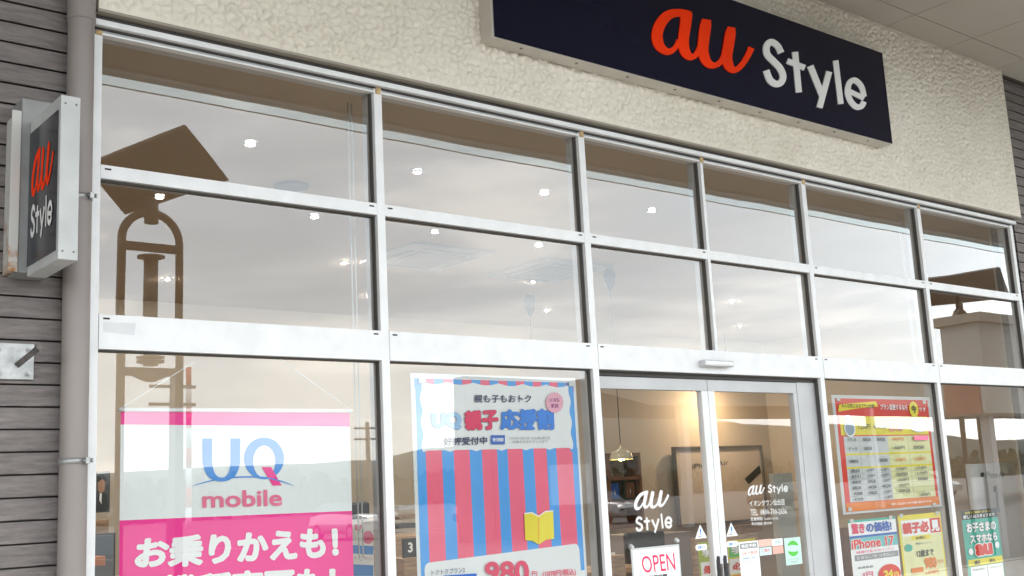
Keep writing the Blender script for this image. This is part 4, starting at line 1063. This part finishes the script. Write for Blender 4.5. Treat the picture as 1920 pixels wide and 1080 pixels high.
# neighbouring wing: wall block
wg=empty('neighbour_wing','grey-brown projecting wall of the neighbouring shop mirrored at right','building',loc=(21,-5.3,0))
wl=mat('wing_wall',(.50,.48,.45),.8,0,.08,.6); b=MB(); b.box((17.6,-5.7,2.45),(26,-5.0,3.95),wl); b.box((17.5,-5.8,3.952),(26,-4.9,4.1),edge); child(b,'wall',wg)

for xx_ in (18.3,20.6,23.5):
    b=MB(); b.box((xx_,-5.5,.12),(xx_+.16,-5.34,2.449),alug); child(b,'post',wg)
b=MB(); b.box((17.585,-5.68,2.46),(17.598,-5.05,3.2),mat('faded_red_board',(.35,.13,.09),.6)); child(b,'red_board',wg)
# far arcade roof across the lot
ar=empty('parking_arcade','long flat-roofed arcade on posts across the parking lot','arcade',loc=(40,-26,0))
b=MB(); 
ra=V(1075,708,25).x; z0_=1.55+.102*29.4; z1_=1.55+.145*29.4
b.v+=[(ra,-25,z0_+.7),(ra+4,-25,z0_),(75,-25,z0_),(75,-25,z1_),(ra+4,-25,z1_),(ra,-31,z0_+.7),(ra+4,-31,z0_),(75,-31,z0_),(75,-31,z1_),(ra+4,-31,z1_)]
for f_ in ((0,1,2,3,4),(9,8,7,6,5),(0,5,6,1),(1,6,7,2),(2,7,8,3),(3,8,9,4),(4,9,5,0)): b.face(list(f_),edge)
child(b,'roof',ar)
xa_,xb_=V(868,760,25).x,V(1128,760,25).x
b=MB(); b.box((xa_,-25.6,0),(xb_,-25.02,z1_-.6),mat('arcade_end_wall',(.16,.15,.14),.8,0,.1,.3)); child(b,'end_wall',ar)
b=MB(); b.box((xa_+1,-25.01,.1),(xa_+2.2,-24.99,2.4),dgrey); b.box((xa_+3.4,-25.01,1.0),(xa_+5.2,-24.99,2.3),lgrey); child(b,'wall_opening',ar)
for xx in (ra+6,45,55,65,74):
    b=MB(); b.box((xx-.15,-25.6,0),(xx+.15,-25.3,z0_-.002),alug); child(b,'post',ar)
# utility poles and mast
def pole(px,py,Y,label):
    p=V(px,py,Y); o=empty('utility_pole',label,'pole','utility poles beyond the lot',loc=(p.x,-Y,0))
    b=MB(); b.tube([(p.x,-Y,0),(p.x,-Y,p.z)],[.2,.13],mat('pole_concrete',(.20,.19,.18),.8),10); child(b,'shaft',o)
    for dz in (.4,1.1):
        b=MB(); b.box((p.x-1,-Y-.06,p.z-dz-.06),(p.x+1,-Y+.06,p.z-dz+.06),dgrey); child(b,'crossarm',o)
pole(690,792,60,'concrete utility pole mirrored beside the hanging banner')
pole(325,712,40,'tall concrete utility pole mirrored beside the lamp frame')
p_=V(355,695,80); b=MB()
for k in range(8): b.tube([(p_.x,-80,p_.z*k/8),(p_.x,-80,p_.z*(k+1)/8)],.24,[redp,white][(k+1)%2],8)
b.build('striped_mast',label='red and white striped mast mirrored beside the lamp frame',cat='mast')
# parked cars
def car(x,y,col,label,name='parked_car'):
    o=empty(name,label,'car','cars in the parking lot',loc=(x,y,0))
    pm_=mat('car_paint_'+col[0],col[1],.25,.2,.02,2,coat=1); gl_=mat('car_glass',(.02,.025,.03),.08)
    sec=[(-2.1,.35,.75,.80),(-1.95,.28,.92,.84),(-1.2,.25,1.0,.87),(-.2,.25,1.02,.88),(1.0,.25,.98,.88),(1.8,.28,.86,.84),(2.1,.35,.68,.76)]
    b=MB()
    for (yy,za,zb_,hw) in sec:
        b.v+=[(-hw,yy,za),(-hw-.02,yy,(za+zb_)/2),(-hw+.04,yy,zb_),(0,yy,zb_+.04),(hw-.04,yy,zb_),(hw+.02,yy,(za+zb_)/2),(hw,yy,za)]
    for i in range(len(sec)-1):
        for j in range(7): b.face([i*7+j,i*7+(j+1)%7,(i+1)*7+(j+1)%7,(i+1)*7+j],pm_,True)
    b.face(list(range(7)),pm_); b.face(list(range(42,49))[::-1],pm_); b.build('body',o)
    b=MB(); g0=[(-1.9,.95),(-1.3,1.45),(.3,1.48),(1.1,1.0)]
    for (yy,zz) in g0:
        hw=.80 if zz<1.1 else .62; b.v+=[(-hw,yy,zz),(hw,yy,zz)]
    for i in range(3): b.face([i*2,i*2+1,i*2+3,i*2+2],gl_ if i!=1 else pm_)
    b.face([0,2,4,6],gl_); b.face([7,5,3,1],gl_); b.face([0,6,7,1],gl_); b.build('cabin',o)
    for sx in (-1,1):
        for yy in (-1.3,1.3):
            b=MB(); b.tube([(sx*.72,yy,.31),(sx*.9,yy,.31)],.31,black,20); w_=b.build('wheel',o); b=MB(); b.tube([(sx*.901,yy,.31),(sx*.91,yy,.31)],.19,steel,12); b.build('rim',w_)
        b=MB(); b.box((sx*.55-.16,2.02,.58),(sx*.55+.16,2.10,.72),white,.02); b.build('headlight',o)
for k,(x,col,lb) in enumerate(((24.4,('white',(.7,.7,.7)),'white parked car nearest the left of the lot'),(38.2,('silver',(.4,.4,.41)),'silver parked car nearest the shop in the lot'),(52.4,('black',(.03,.03,.03)),'black parked car between two pale ones'),(66.6,('grey',(.25,.25,.26)),'mid grey parked car farthest along the row'),(31.6,('red',(.4,.03,.03)),'red parked car in the lot'))):
    car(x,-36,col,lb)
